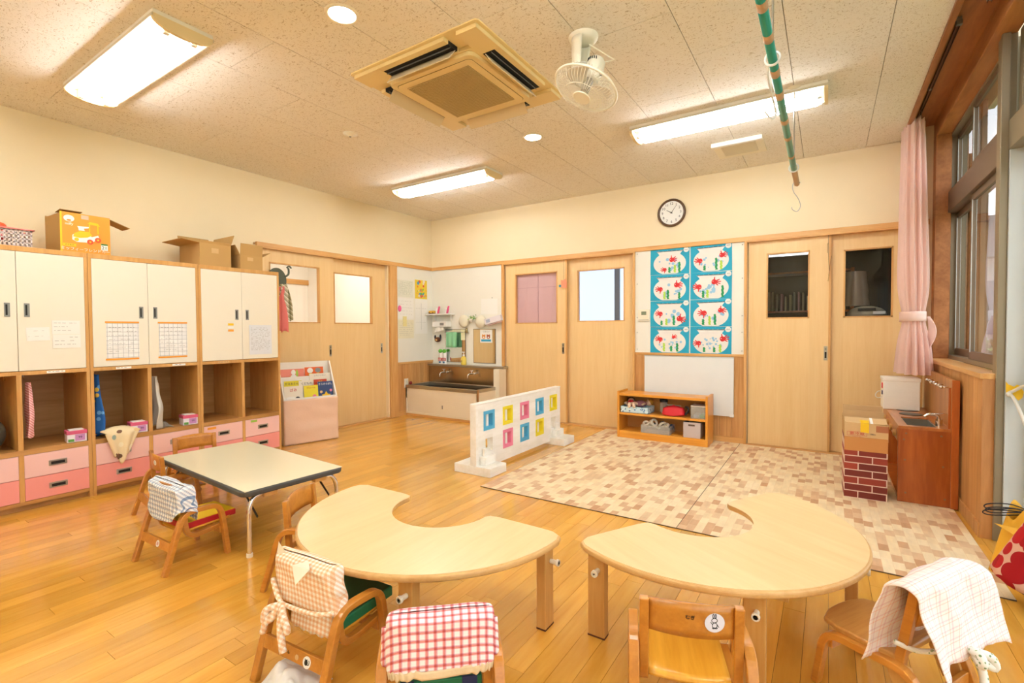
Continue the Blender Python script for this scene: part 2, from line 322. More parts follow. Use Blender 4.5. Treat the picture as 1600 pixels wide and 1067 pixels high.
# ================================================================== STRUCTURE
XL, XR, YB, YF, H, TR = -4.681, .70, 5.137, -1.7, 2.647, 1.945
XT = .49      # ceiling ends here, the curtain box begins
fl = struct('floor', B().box(XL-.1, YF-.1, -.12, 1.0, YB+.1, -.012), plain('subfloor_dark', '#5a3c1c', .8))
# planks: the 300 nearest in view one by one, the rest joined
pw, pl = .0757, .91
plk = B().box(-pw/2+.0006, -pl/2+.0006, -.012, pw/2-.0006, pl/2-.0006, 0); pme = plk.mesh('plank', FLOOR)
cand = []; rest = B(); rr = random.Random(3); nrow = int((.9-XL)/pw)
for i in range(nrow):
    x = XL+(i+.5)*pw; y = YF-rr.random()*pl
    while y < YB:
        a, b_ = max(y, YF), min(y+pl, YB); y += pl
        if b_-a < .05: continue
        yc = (a+b_)/2; L = b_-a; rel = Vector((x, yc, -EYE)); dz = rel.dot(f_); dx = rel.dot(R2)
        vis = False
        for q in (a, yc, b_):
            rel = Vector((x, q, -EYE)); dz = rel.dot(f_)
            if dz > .2 and abs(rel.dot(R2)/dz) < 1.07 and rel.dot(U2)/dz > -.72: vis = True
        covered = (x > -2.0 and a > 2.7) or (x < -4.25 and b_ < 2.6) or (x < -3.4 and a > 4.6)
        cand.append((0 if vis and not covered else 1, sqrt(x*x+yc*yc), x, yc, L))
cand.sort()
for k, (cv, d, x, yc, L) in enumerate(cand):
    if k < 300 and cv == 0:
        o = bpy.data.objects.new('plank', pme); COL.objects.link(o); o.parent = fl; o.location = (x, yc, 0); o.scale = (1, (L-.0012)/(pl-.0012), 1)
    else: rest.box(x-pw/2+.0006, yc-L/2+.0006, -.012, x+pw/2-.0006, yc+L/2-.0006, 0)
rest.obj('plank', FLOOR, fl, kind='stuff')

# ceiling: backing plus separate tiles with recessed joints
cl = struct('ceiling', B().box(XL-.1, YF-.1, H+.012, XT, YB+.1, H+.12), plain('ceiling_joint_brown', '#8d7757', .9))
tw, tl = .4545, .91; tme = B().box(-tw/2+.0012, -tl/2+.0012, 0, tw/2-.0012, tl/2-.0012, .012).mesh('ceiling_tile', CEIL); col = 0
x1 = XT
xs = [.258, -.192, -.6465, -1.101, -1.5555, -2.01, -2.4645, -2.919, -3.3735, -3.828, -4.2825]
edges = [XT]+xs+[XL]
for k in range(len(edges)-1):
    xa, xb = edges[k+1], edges[k]; off = 2.87 if k % 2 == 0 else 2.415
    if k == 0: off = 3.30
    y = off-tl*8
    while y < YB:
        a, b_ = max(y, YF), min(y+tl, YB); y += tl
        if b_-a < .04: continue
        o = bpy.data.objects.new('ceiling_tile', tme); COL.objects.link(o); o.parent = cl
        o.location = ((xa+xb)/2, (a+b_)/2, H); o.scale = ((xb-xa-.0012)/tw, (b_-a)/tl, 1)
# walls
wb = B(); T = .12
wb.box(XL-T, YB, 1.98, XR+.2, YB+T, H+.2)            # above the doors
wb.box(XL-T, YB, 0, -3.46, YB+T, 1.98); wb.box(-1.765, YB, 0, -.645, YB+T, 1.98); wb.box(XR-.04, YB, 0, XR+.2, YB+T, 1.98)
WBK = struct('wall_back', wb, WALL)
wl = B().box(XL-T, YF, 0, XL, 2.60, H+.1).box(XL-T, 2.60, 1.98, XL, YB, H+.1).box(XL-T, 4.31, 0, XL, YB, 1.98)
struct('wall_left', wl, WALL)
struct('wall_front', B().box(XL-T, YF-T, 0, 1.0, YF, H+.2), WALL)
wr = B().box(XR, 3.50, 0, .80, YB, .845)
WR = struct('wall_right', wr, WAINS)
struct('wall_right_upper', B().box(.93, YF, 2.78, 1.05, YB, 3.0), WALL)
# vertical cedar boards on the low right wall and its end face
bw = .091; y = 3.505; k = 0
while y < YB-.01:
    w = min(bw, YB-y); B().box(XR-.010, y+.0006, .075, XR, y+w-.0006, .845).obj('wainscot_board', WAINS, WR); y += w
B().box(XR-.012, 3.492, 0, .735, 3.50, .845).obj('end_board', wood('end_board_brown', '#c28a52', '#a8713a', 'Z', .45, .02), WR)
struct('baseboard_right', B().box(XR-.02, 3.50, 0, XR, YB, .075), WAINS)
struct('trim_1', B().box(XR-.025, 3.488, .845, .79, YB, .875), TRIM, bevel=.004)                # window sill
# --- wall trim rails
struct('trim_2', B().box(XL, YB-.03, 1.945, XR-.02, YB, 1.99), TRIMX, bevel=.003)
struct('trim_3', B().box(XL, 2.62, 1.945, XL+.03, YB-.03, 1.99), TRIM, bevel=.003)
n = 4
for (a, b_) in ((-3.476, -3.441), (-1.765, -1.742), (-.672, -.648)):
    struct('trim_%d' % n, B().box(a, YB-.035, 0, b_, YB, 1.945), TRIMZ, bevel=.003); n += 1
struct('trim_%d' % n, B().box(XL, 4.325, 0, XL+.03, 4.45, 1.945), TRIMZ, bevel=.003); n += 1
struct('trim_%d' % n, B().box(XL, 5.06-.6, .672, XL+.022, YB, .70), TRIM, bevel=.002); n += 1
struct('trim_%d' % n, B().box(-1.742, YB-.022, .842, -.672, YB, .868), TRIMX, bevel=.002); n += 1
# --- wainscots (boards one by one)
wlow = struct('wall_left_wainscot', B().box(XL, 4.45, 0, XL+.006, YB, .672), WAINS)
y = 4.452
while y < YB-.01:
    w = min(.0685, YB-y); B().box(XL+.006, y+.0008, .06, XL+.014, y+w-.0008, .672).obj('wainscot_board', WAINS, wlow); y += w
struct('baseboard_left', B().box(XL, 4.45, 0, XL+.02, YB, .06), TRIM)
wbl = struct('wall_back_wainscot', B().box(-1.742, YB-.006, 0, -.672, YB, .842), WAINS)
x = -1.742
while x < -.68:
    w = min(.107, -.672-x); B().box(x+.0008, YB-.014, .06, x+w-.0008, YB-.006, .842).obj('wainscot_board', WAINS, wbl); x += w
struct('baseboard_back', B().box(-1.742, YB-.022, 0, -.672, YB, .06), TRIMX)
# --- pinboards
struct('wall_left_pinboard', B().box(XL, 4.45, .70, XL+.012, YB, 1.945), PINB)
struct('wall_back_pinboard', B().box(XL+.012, YB-.012, .64, -3.476, YB, 1.945), PINB)
pb = struct('wall_back_noticeboard', B().box(-1.742, YB-.014, .868, -.672, YB, 1.945), PINB)
for x in (-1.72, -.69):
    for z in (1.92, 1.6, 1.24, 1.08, .90): B().ell((x, YB-.016, z), (.006, .004, .006), 8, 5).obj('push_pin', STEEL, pb)
# --- doors
def door(nm, horiz, a, b_, depth, win, handle=None, glass=None, z0=.012, z1=1.945, holes=None, wc=BEECH):
    """sliding leaf a..b along the wall; window hole; depth = coordinate of room-side face"""
    wa, wb_, wz0, wz1 = win; t = .032
    def bx(bb, p, q, zl, zh, d0=0, d1=t):
        if horiz: bb.box(p, depth+d0, zl, q, depth+d1, zh)
        else: bb.box(depth-d1, p, zl, depth-d0, q, zh)
        return bb
    leaf = B(); bx(leaf, a, wa, z0, z1); bx(leaf, wb_, b_, z0, z1); bx(leaf, wa, wb_, z0, wz0); bx(leaf, wa, wb_, wz1, z1)
    root = struct(nm, leaf, wc)
    fr = B(); e = .012
    for (p, q, zl, zh) in ((wa, wa+e, wz0, wz1), (wb_-e, wb_, wz0, wz1), (wa, wb_, wz0, wz0+e), (wa, wb_, wz1-e, wz1)): bx(fr, p, q, zl, zh, -.004, t+.004)
    fr.obj('window_bead', TRIMZ, root)
    bx(B(), wa+e, wb_-e, wz0+e, wz1-e, .013, .018).obj('pane', glass or DGLASS, root)
    if handle is not None:
        hb = bx(B(), handle-.014, handle+.014, .83, .955, -.003, .001).obj('door_handle', STEEL, root)
        bx(B(), handle-.007, handle+.007, .85, .905, -.0045, -.002).obj('finger_recess', DARK, hb)
        bx(B(), handle-.006, handle+.006, .92, .94, -.005, -.002).obj('lock', GREYH, hb)
    return root
door('door_1', True, -3.441, -2.585, 5.150, (-3.297, -2.701, 1.191, 1.812), -2.625)
door('door_2', True, -2.60, -1.765, 5.190, (-2.458, -1.885, 1.205, 1.805))
door('door_3', True, -.640, .013, 5.150, (-.487, -.140, 1.207, 1.820), -.013)
door('door_4', True, 0.0, .672, 5.190, (.115, .460, 1.208, 1.805))
door('door_5', False, 2.63, 3.515, XL-.006, (2.76, 3.335, 1.20, 1.812), 3.461)
door('door_6', False, 3.50, 4.322, XL-.046, (3.545, 4.105, 1.197, 1.785), 4.243)
for nm, (a, b_) in (('door_frame_1', (-3.441, -1.765)), ('door_frame_2', (-.648, .67))):
    g = B().box(a, YB-.03, 1.935, b_, 5.235, 1.945).box(a, 5.10, 0, b_, 5.24, .010)
    struct('trim_%d' % n, g, TRIMX); n += 1
struct('trim_%d' % n, B().box(XL-.09, 2.62, 0, XL+.02, 4.325, .010).box(XL-.09, 2.62, 1.935, XL+.03, 4.325, 1.945), TRIM); n += 1
struct('trim_%d' % n, B().box(-2.590, 5.145, .012, -2.570, 5.152, 1.945), TRIMZ); n += 1
struct('trim_%d' % n, B().box(.006, 5.143, .012, .022, 5.150, 1.945), TRIMZ); n += 1
# --- rooms seen through the door glass
NB = plain('next_room_wall', '#f7f4ec', .8)
nl = B().box(-7.6, 2.2, 0, -7.5, 5.2, 2.5).box(-7.6, 2.1, 0, XL-T, 2.2, 2.5).box(-7.6, 5.1, 0, XL-T, 5.2, 2.5).box(-7.6, 2.1, 2.5, XL-T, 5.2, 2.6)
struct('wall_corridor', nl, NB); struct('floor_corridor', B().box(-7.6, 2.1, -.1, XL-T, 5.2, 0), FLOOR)
struct('trim_%d' % n, B().box(-7.5, 3.0, 1.9, -7.47, 5.1, 1.98).box(-7.5, 3.60, 0, -7.46, 3.72, 1.9).box(-7.5, 4.6, 0, -7.46, 4.66, 1.9), TRIM); n += 1
dl = B().box(-7.5, 3.72, 0, -7.47, 3.98, 1.9).box(-7.5, 4.45, 0, -7.47, 4.6, 1.9).box(-7.5, 3.98, 1.75, -7.47, 4.45, 1.9).box(-7.5, 3.98, 0, -7.47, 4.45, 1.1)
D7 = struct('door_7', dl, BEECH); B().box(-7.495, 3.98, 1.1, -7.485, 4.45, 1.75).obj('pane', plain('lilac_pane', '#c9c2d6', .3), D7)
lamp = B().box(-6.6, 2.6, 2.44, -5.4, 4.8, 2.46).obj('ceiling_lamp', emit('corridor_lamp', '#f8f6f0', 3.3)); tag(lamp, 'flat ceiling lamp of the corridor behind the left sliding doors', 'ceiling light')
nr = B().box(-3.6, 6.9, 0, -1.6, 7.0, .9).box(-3.6, 6.9, 2.2, -1.6, 7.0, 2.6).box(-3.7, YB+T, 0, -3.6, 7.0, 2.6).box(-1.6, YB+T, 0, -1.5, 7.0, 2.6).box(-3.7, YB+T, 2.5, -1.5, 7.0, 2.6)
struct('wall_washroom', nr, plain('washroom_wall', '#eef2fb', .7)); struct('floor_washroom', B().box(-3.6, YB+T, -.1, -1.6, 6.9, 0), plain('washroom_floor', '#dfe3ea', .5))
w3 = struct('window_3', B().box(-3.6, 6.90, .9, -1.6, 6.96, .96).box(-3.6, 6.90, 2.14, -1.6, 6.96, 2.2).box(-2.66, 6.89, .9, -2.58, 6.97, 2.2).box(-3.6, 6.9, .9, -3.55, 6.96, 2.2).box(-1.65, 6.9, .9, -1.6, 6.96, 2.2), ALU)
B().box(-3.55, 6.92, .96, -1.65, 6.93, 2.14).obj('frosted_pane', emit('frosted_pane_glow', '#dde8ff', .72), w3)  # opaque pane glows by itself, emission standing in for daylight behind it
# pink paper behind the glass of door_1
pp = B().box(-3.29, 5.196, 1.19, -2.99, 5.198, 1.82).box(-2.988, 5.196, 1.19, -2.70, 5.198, 1.82)
tag(pp.obj('paper_sheet', plain('pink_paper_sheet', '#e6bfc2', .8)), 'pink paper covering the inside of the leftmost far door window', 'paper')
tag(B().box(-3.29, 5.192, 1.635, -2.70, 5.1945, 1.638).box(-2.991, 5.192, 1.19, -2.987, 5.1945, 1.82).obj('paper_crease', plain('crease_pink', '#c99ba0', .8)), 'crossing fold lines on the pink door window paper', 'paper fold')
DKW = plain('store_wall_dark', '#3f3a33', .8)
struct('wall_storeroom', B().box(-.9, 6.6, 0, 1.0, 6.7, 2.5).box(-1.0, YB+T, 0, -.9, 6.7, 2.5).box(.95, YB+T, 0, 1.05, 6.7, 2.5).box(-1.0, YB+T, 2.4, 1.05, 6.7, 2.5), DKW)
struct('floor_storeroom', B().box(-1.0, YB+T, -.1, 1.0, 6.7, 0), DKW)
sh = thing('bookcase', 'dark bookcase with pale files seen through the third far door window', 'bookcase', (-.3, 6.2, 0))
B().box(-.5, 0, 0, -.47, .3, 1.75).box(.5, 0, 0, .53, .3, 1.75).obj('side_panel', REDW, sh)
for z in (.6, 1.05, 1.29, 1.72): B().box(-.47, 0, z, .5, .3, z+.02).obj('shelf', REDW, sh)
rb = random.Random(5)
for k in range(22):
    h = .16+rb.random()*.06; x = -.3-.44+k*.042
    o = B().box(0, 0, 0, .012+rb.random()*.014, .2, h).obj('file_folder', plain('file_%d' % (k % 4), ['#cfc8a4', '#b9b48c', '#a5a892', '#c9a0a4'][k % 4], .7), loc=(x, 6.22, 1.31)); tag(o, 'pale file folder standing on the dark bookcase in the storeroom', 'folder', 'files in the storeroom bookcase')
rc = thing('rice_cooker', 'grey and cream appliance behind the rightmost far door window', 'appliance', (.30, 5.55, 1.17))
B().ell((0, 0, .075), (.15, .13, .075), 20, 12).obj('body', plain('cooker_cream', '#b8b29a', .4), rc, smooth=True); B().box(-.07, -.135, .10, .06, -.11, .125).obj('lid_seam', DARK, rc); B().box(.04, -.14, .07, .13, -.12, .095).obj('label_strip', PAPER, rc)
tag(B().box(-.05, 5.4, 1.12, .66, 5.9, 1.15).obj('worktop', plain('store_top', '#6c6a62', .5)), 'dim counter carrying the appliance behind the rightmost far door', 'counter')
pk = B().grid(lambda u, v: (.22+.11*(1-.25*v)*cos(2*pi*u)*(1+.12*noise.noise(Vector((cos(2*pi*u)*2, sin(2*pi*u)*2, v*6)))), 5.62+.08*sin(2*pi*u), 1.325+.32*v), 20, 10, True)
tag(pk.obj('wrapped_bundle', plain('clear_wrap', '#9a8c80', .15, spec=.9), smooth=True), 'clear plastic wrapped bundle standing on the appliance in the storeroom', 'bundle')

# --- curtain box, beam, window wall
VB = struct('wall_right_beam', B().box(XR, YF, 2.615, .80, YB, 2.80), VAL, bevel=.006)
struct('ceiling_curtain_box', B().box(XT+.03, YF, 2.735, XR, YB, 2.80), VAL)
struct('trim_%d' % n, B().box(XT, YF, 2.635, XT+.03, YB, 2.80), VAL, bevel=.003); n += 1
def rail(x, y0, y1, lab):
    r = thing('curtain_rail', lab, 'curtain rail', (x, y0, 2.705))
    B().box(-.009, 0, 0, .009, y1-y0, .005).box(-.009, 0, -.012, -.007, y1-y0, 0).box(.007, 0, -.012, .009, y1-y0, 0).obj('track', plain('rail_brown', '#6d4a2c', .4, .3), r)
    for yy in (0.005, (y1-y0)/2, y1-y0-.03): B().box(-.012, yy, -.004, .012, yy+.025, .03).obj('bracket', STEEL, r)
    B().box(-.012, -.012, -.016, .012, .012, .006).obj('end_cap', GREYH, r)
rail(.56, 3.42, 5.10, 'brown curtain rail above the pink curtain')
rail(.645, YF+.05, 3.28, 'brown curtain rail in the near half of the curtain box')
# window_1 : upper and lower sliding sashes between the far corner and the bronze post
def sash(root, x, y0, y1, z0, z1, fw=.045, m=BRONZE, th=.026):
    s = B().box(x, y0, z0, x+th, y0+fw, z1).box(x, y1-fw, z0, x+th, y1, z1).box(x, y0+fw, z0, x+th, y1-fw, z0+fw*1.3).box(x, y0+fw, z1-fw, x+th, y1-fw, z1).obj('sash', m, root, bevel=.002)
    B().box(x+.010, y0+fw, z0+fw*1.3, x+.015, y1-fw, z1-fw).obj('pane', GLASS, s)
    B().box(x-.003, y0+fw-.006, z0+fw*1.3-.006, x+.001, y0+fw, z1-fw+.006).box(x-.003, y1-fw, z0+fw*1.3-.006, x+.001, y1-fw+.006, z1-fw+.006).obj('glazing_bead', ALU, s)
    return s
w1 = sempty('window_1')
fr = B().box(.79, 5.08, .875, .90, YB, 2.66).box(.79, 3.66, .875, .90, YB, .905).box(.79, 3.66, 2.60, .90, YB, 2.66)
fr.obj('frame', BRONZ2, w1, bevel=.002)
B().box(.775, 3.64, 2.005, .89, 5.10, 2.165).obj('transom', BRONZE, w1, bevel=.003)
for z0, z1 in ((.90, 2.005), (2.165, 2.61)):
    sash(w1, .80, 3.665, 4.43, z0, z1); sash(w1, .835, 4.36, 5.09, z0, z1)
B().box(.79, 3.57, .875, .86, 3.655, 2.615).box(.735, 3.476, 0, .768, 3.50, 2.615).box(.74, 3.50, .875, .80, 3.57, 2.615).obj('post', BRONZ2, w1, bevel=.003)
struct('trim_%d' % n, B().box(XR, 5.02, .875, .79, 5.06, 2.615).box(XR, 5.06, .875, .80, YB, 2.615), VAL); n += 1
# window_2 : tall aluminium sliding doors on the terrace side, towards the camera
w2 = sempty('window_2')
B().box(.768, 3.462, 0, .93, 3.488, 2.02).box(.842, 3.44, 0, .850, 3.462, 2.02).obj('jamb', ALU, w2, bevel=.002)
B().box(.765, YF, 2.02, .93, 3.475, 2.17).obj('transom', BRONZ2, w2, bevel=.003)
B().box(.80, 3.42, 2.17, .90, 3.474, 2.615).obj('upper_jamb', BRONZ2, w2, bevel=.002)
B().box(.78, YF, -.02, .95, 3.50, .006).box(.80, YF, .006, .806, 3.50, .014).box(.85, YF, .006, .856, 3.50, .014).box(.90, YF, .006, .906, 3.50, .014).obj('sill_track', STEEL, w2)
def tall(x, y0, y1):
    s = B().box(x, y0, .02, x+.03, y0+.05, 2.02).box(x, y1-.05, .02, x+.03, y1, 2.02).box(x, y0, .02, x+.03, y1, .12).box(x, y0, 1.96, x+.03, y1, 2.02).obj('sash', ALU, w2, bevel=.002)
    B().box(x-.006, y0+.02, .80, x+.03, y1-.02, .865).obj('middle_rail', BRONZ2, s)
    B().box(x+.012, y0+.05, .12, x+.017, y1-.05, 1.96).obj('pane', GLASS, s)
tall(.86, 2.55, 3.44); tall(.825, 1.70, 2.60); tall(.86, .80, 1.75); tall(.825, -.10, .85); tall(.86, -1.0, -.05); tall(.825, -1.7, -.95)
for y0 in (2.0, .6, -.8): sash(w2, .82 if y0 != .6 else .85, y0, y0+1.42, 2.17, 2.66)
# outside
struct('ground_outside', B().box(.95, -8, -.45, 30, 30, -.35), plain('lawn_green', '#8aa95a', .9, var=.2, bump=.4))
tg = B().box(.95, -3, -.35, 2.4, 6, -.05); struct('terrace_outside', tg, plain('terrace_concrete', '#d7d6cf', .8))
blg = thing('neighbour_building', 'pale neighbouring building beyond the lawn, seen through the window', 'building', (1.0, 14, -.35))
B().box(0, 0, 0, 1.38, 6, 6).obj('wall', plain('siding_pale', '#dfe3e2', .8), blg)
for z in (.9, 1.8, 2.7, 3.6): B().box(0, -.03, z, 1.38, 0, z+.04).obj('siding_joint', plain('siding_joint', '#8b9396', .8), blg)
B().box(1.0, -.05, 1.2, 1.12, -.01, 2.0).obj('window', plain('far_window_blue', '#54708a', .2), blg)
B().box(-.3, -.3, 6, 1.6, 6.3, 6.3).obj('roof', plain('roof_slate', '#5e6b78', .6), blg)
b2 = thing('neighbour_house', 'slate roofed house beyond the lawn with blue grey windows', 'building', (2.80, 15, -.35))
B().box(0, 0, 0, 7, 5, 3.0).obj('wall', plain('house_wall', '#b9c0c4', .8), b2); B().box(-.1, -.4, 3.0, 7.4, 5.3, 3.9).obj('roof', MC['roof_slate'], b2)
for x in (.15, 2.2, 4.4): B().box(x, -.05, 1.3, x+1.5, -.01, 2.5).obj('window', MC['far_window_blue'], b2)
rg = random.Random(11)
def bush(x, y, h, lab):
    t = thing('garden_shrub', lab, 'shrub', (x, y, -.35)); b = B()
    for k in range(420):
        a, e = rg.random()*2*pi, rg.random(); r = .45*h*(1-.5*e)*sqrt(rg.random()); c = Vector((r*cos(a), r*sin(a), h*(.15+.85*e))); d = Vector((rg.uniform(-1, 1), rg.uniform(-1, 1), rg.uniform(-.3, 1))).normalized()*.09; s = d.cross(Vector((0, 0, 1))).normalized()*.03
        b.add([c, c+d*.5+s, c+d, c+d*.5-s], [(0, 1, 2, 3)])
    b.obj('foliage', plain('shrub_leaf', '#7fb04a', .7, var=.3), t, kind='stuff'); B().cyl((0, 0, 0), (0, 0, h*.6), .03, .015, 8).obj('stem', plain('bark', '#6b5136', .9), t)
hg = B(); 
for k in range(5200):
    c = Vector((rg.uniform(1.2, 6), rg.uniform(12.2, 13.2), -.35+1.15*sqrt(rg.random()))); d = Vector((rg.uniform(-1, 1), rg.uniform(-1, 0), rg.uniform(-.3, 1))).normalized()*.2; q_ = d.cross(Vector((0, 0, 1))).normalized()*.07
    hg.add([c, c+d*.5+q_, c+d, c+d*.5-q_], [(0, 1, 2, 3)])
tag(hg.obj('hedge', plain('hedge_leaf', '#8cbc58', .7, var=.3), kind='stuff'), 'long green hedge beyond the lawn, seen low in the far window', 'hedge')
bush(3.6, 9.5, 1.6, 'tallest green shrub on the lawn left in the far window'); bush(3.0, 7.6, 1.2, 'low green shrub in front of the pale building'); bush(4.6, 6.2, 1.1, 'round green shrub near the slate roofed house')

# ================================================================== CEILING THINGS
def troffer(x, y, lab):
    t = thing('fluorescent_light', lab, 'ceiling light', (x, y, H), 0, 'fluorescent ceiling lights'); L, w = .63, .135
    prof = [(w*cos(a), -.022-.030*(1-abs(cos(a)))) for a in [pi*i/12 for i in range(13)]]
    # shallow reflector tray: two raised lips and a flat back
    B().box(-L, -w, -.022, L, w, 0).obj('housing', plain('lamp_housing_white', '#f4efe2', .45), t, bevel=.002)
    for s in (-1, 1): B().box(-L, s*w-.003, -.034, L, s*w+.003, -.02).obj('reflector_lip', plain('lamp_lip', '#d9cfb6', .4), t)
    B().box(-L+.03, -.022, -.040, L-.03, .022, -.022).obj('center_ridge', WHITE, t)
    for s in (-1, 1):
        poly = [(-w, -.02), (-w, -.034)]+[(w*-cos(a), -.034-.046*sin(a)) for a in [pi*i/10 for i in range(1, 10)]]+[(w, -.034), (w, -.02)]
        B().prism(poly, s*L-.02 if s > 0 else -L, s*L if s > 0 else -L+.02, 'x').obj('end_cap', plain('lamp_endcap_cream', '#eed9a8', .5), t)
        for q in (-1, 1): B().box(s*(L-.045)-.012, q*.062-.012, -.075, s*(L-.045)+.012, q*.062+.012, -.02).obj('tube_socket', WHITE, t)
    for q in (-1, 1): B().cyl((-L+.05, q*.062, -.060), (L-.05, q*.062, -.060), .0145, n=14).obj('tube', TUBEM, t, smooth=True)
troffer(-3.31, 1.165, 'twin tube fluorescent light nearest the camera, above the cream wall cupboards')
troffer(-3.31, 3.83, 'twin tube fluorescent light near the far left corner of the room')
troffer(-.64, 3.73, 'twin tube fluorescent light crossed by the green hanging pole')
troffer(-.64, 1.165, 'twin tube fluorescent light above the camera, out of the frame')
troffer(-3.31, -.9, 'twin tube fluorescent light behind the camera on the left')
troffer(-.64, -.9, 'twin tube fluorescent light behind the camera on the right')
def spotl(x, y, lab):
    t = thing('downlight', lab, 'ceiling light', (x, y, H), 0, 'round ceiling downlights')
    B().lathe([(.062, -.001), (.066, -.006), (.078, -.006), (.082, 0)]).obj('trim_ring', IVORY, t, smooth=True)
    B().cyl((0, 0, -.004), (0, 0, -.001), .0635, n=28).obj('lens', SPOTM, t)
spotl(-1.98, 1.555, 'large bright round downlight at the top of the photo'); spotl(-1.975, 3.36, 'small bright round downlight beyond the air conditioner')
t = thing('smoke_detector', 'small round cream detector on the ceiling above the left cupboards', 'detector', (-3.124, 2.513, H))
B().lathe([(.0, -.022), (.02, -.022), (.024, -.012), (.05, -.008), (.055, 0)]).obj('housing', IVORY, t, smooth=True); B().ell((0, 0, -.022), (.01, .01, .006), 10, 6).obj('sensor', GREYH, t)
# air conditioner
ac = thing('ceiling_air_conditioner', 'square cream cassette air conditioner with open flaps in the ceiling', 'air conditioner', (-1.925, 2.405, H))
def roundsq(h, r, n=6):
    out = []
    for cx, cy, a0 in ((h-r, h-r, 0), (-h+r, h-r, pi/2), (-h+r, -h+r, pi), (h-r, -h+r, 3*pi/2)):
        for i in range(n+1): a = a0+pi/2*i/n; out.append((cx+r*cos(a), cy+r*sin(a)))
    return out
bb = B(); h = .475
bb.prism(roundsq(h, .02), -.008, 0); bb.obj('outer_flange', ACW, ac, bevel=.002)
fr = B(); o1, i1 = .455, .325   # face ring with four outlet openings
slot = (.245, .355, .415)       # half length, inner, outer
for k in range(4):
    M = Matrix.Rotation(k*pi/2, 4, 'Z')
    fr.box(-.245, .325, -.030, .245, .340, -.008, M); fr.box(-.245, .418, -.030, .245, o1, -.008, M); fr.prism([(.245, .325), (o1, .325), (o1, o1), (.245, o1)], -.030, -.008, 'z', M)
fr.prism(roundsq(.325, .02), -.030, -.008)
fr.obj('panel', ACW, ac, bevel=.0015)
pr = B(); pr.prism(roundsq(.318, .045), -.052, -.030); pr.obj('grille_frame', ACW, ac, bevel=.004)
B().prism(roundsq(.285, .03), -.0535, -.052).obj('seam', plain('ac_seam', '#6f5a33', .7), ac)
B().prism(roundsq(.283, .03), -.055, -.0535).obj('grille_door', ACW, ac)
gd = B().box(-.235, -.235, -.056, .235, .235, -.0552).obj('grille_backing', plain('grille_dark', '#6f5a34', .7), ac)
gl = B()
for k in range(38): gl.box(-.235, -.235+k*.01262, -.060, .235, -.235+k*.01262+.0062, -.056)
for k in range(20): gl.box(-.235+k*.0245, -.235, -.059, -.235+k*.0245+.003, .235, -.056)
gl.obj('grille_slats', ACG, ac, kind='stuff')
for k in range(4):
    M = Matrix.Rotation(k*pi/2, 4, 'Z')
    B().box(-.243, .341, -.029, .243, .417, -.006, M).obj('outlet_recess', DARK, ac)
    tilt = Matrix.Translation((0, .352, -.028)) @ Matrix.Rotation(radians(-52), 4, 'X')
    B().box(-.238, 0, -.003, .238, .075, .002, M @ tilt).obj('flap', ACF, ac, bevel=.0015)
    tilt2 = Matrix.Translation((0, .385, -.018)) @ Matrix.Rotation(radians(-60), 4, 'X')
    B().box(-.238, 0, -.001, .238, .025, .001, M @ tilt2).obj('inner_vane', GREYH, ac)
# vent
vt = thing('ventilation_grille', 'cream rectangular ventilation cover on the ceiling near the clock wall', 'vent', (-.635, 4.51, H))
B().box(-.19, -.20, -.012, .19, .20, 0).obj('cover_frame', IVORY, vt, bevel=.004); B().box(-.19, -.205, -.035, .19, -.165, -.012).obj('raised_lip', WHITE, vt, bevel=.006)
B().box(-.13, -.13, -.014, .13, .13, -.012).obj('grille_backing', plain('vent_back', '#a89c80', .7), vt)
for k in range(14): B().box(-.13, -.13+k*.0195, -.018, .13, -.13+k*.0195+.010, -.014).obj('slat', IVORY, vt)
# exit sign corner at the top
ex = thing('exit_sign', 'green and white emergency sign hanging at the top right of the ceiling', 'sign', (.30, 2.35, H))
B().box(-.02, -.11, -.10, .02, .11, 0).obj('housing', IVORY, ex, bevel=.003); B().box(-.024, -.105, -.095, -.02, .105, -.01).obj('sign_face', emit('exit_green', '#2fb574', 1.0), ex)
# oscillating fan
fn = thing('ceiling_fan', 'white oscillating caged fan hanging from the ceiling beside the air conditioner', 'fan', (-1.085, 2.37, H))
WF = plain('fan_plastic_white', '#efe9d4', .35, var=.01)
B().lathe([(.0, -.03), (.05, -.03), (.072, -.018), (.078, 0)]).obj('ceiling_mount', WF, fn, smooth=True)
ax = Vector((.30, .34, 1.0)).normalized(); up = Vector((0, 0, 1))   # fan axis
q = up.rotation_difference(ax).to_matrix().to_4x4()
Mc = Matrix.Translation((.04, -.06, -.30)) @ q
arm = B()
arm.grid(lambda u, v: ((.052-.012*v)*cos(pi*(.35+1.3*u)), -.01-.03*v+(.062-.022*v)*sin(pi*(.35+1.3*u)), -.02-.17*v), 14, 6)
arm.obj('arm', WF, fn, smooth=True, solid=.006)
B().cyl(Mc @ Vector((-.055, 0, .085)), Mc @ Vector((.055, 0, .085)), .009, n=12).obj('pivot_bolt', GREYH, fn)
mb = B(); mb.lathe([(.0, .175), (.030, .172), (.044, .155), (.047, .10), (.047, .06), (.03, .05), (0, .05)])
mb.v = [tuple(Mc @ Vector(v)) for v in mb.v]; mt = mb.obj('motor_housing', WF, fn, smooth=True)
for k in range(9):
    a = -pi+k*.24; B().boxc(Mc @ Vector((.0465*cos(a), .0465*sin(a), .145)), (.004, .004, .014)).obj('cooling_slot', DARK, mt)
B().tube([Mc @ Vector((.02, .02, .17)), Mc @ Vector((.06, .05, .21)), Vector((.02, .03, -.03))], .0035, 6).obj('cord', WF, fn)
def ring(bb, r, z, tr, n=40, seg=6): bb.tube([Mc @ Vector((r*cos(2*pi*i/n), r*sin(2*pi*i/n), z)) for i in range(n)], tr, seg, True)
RC = .165
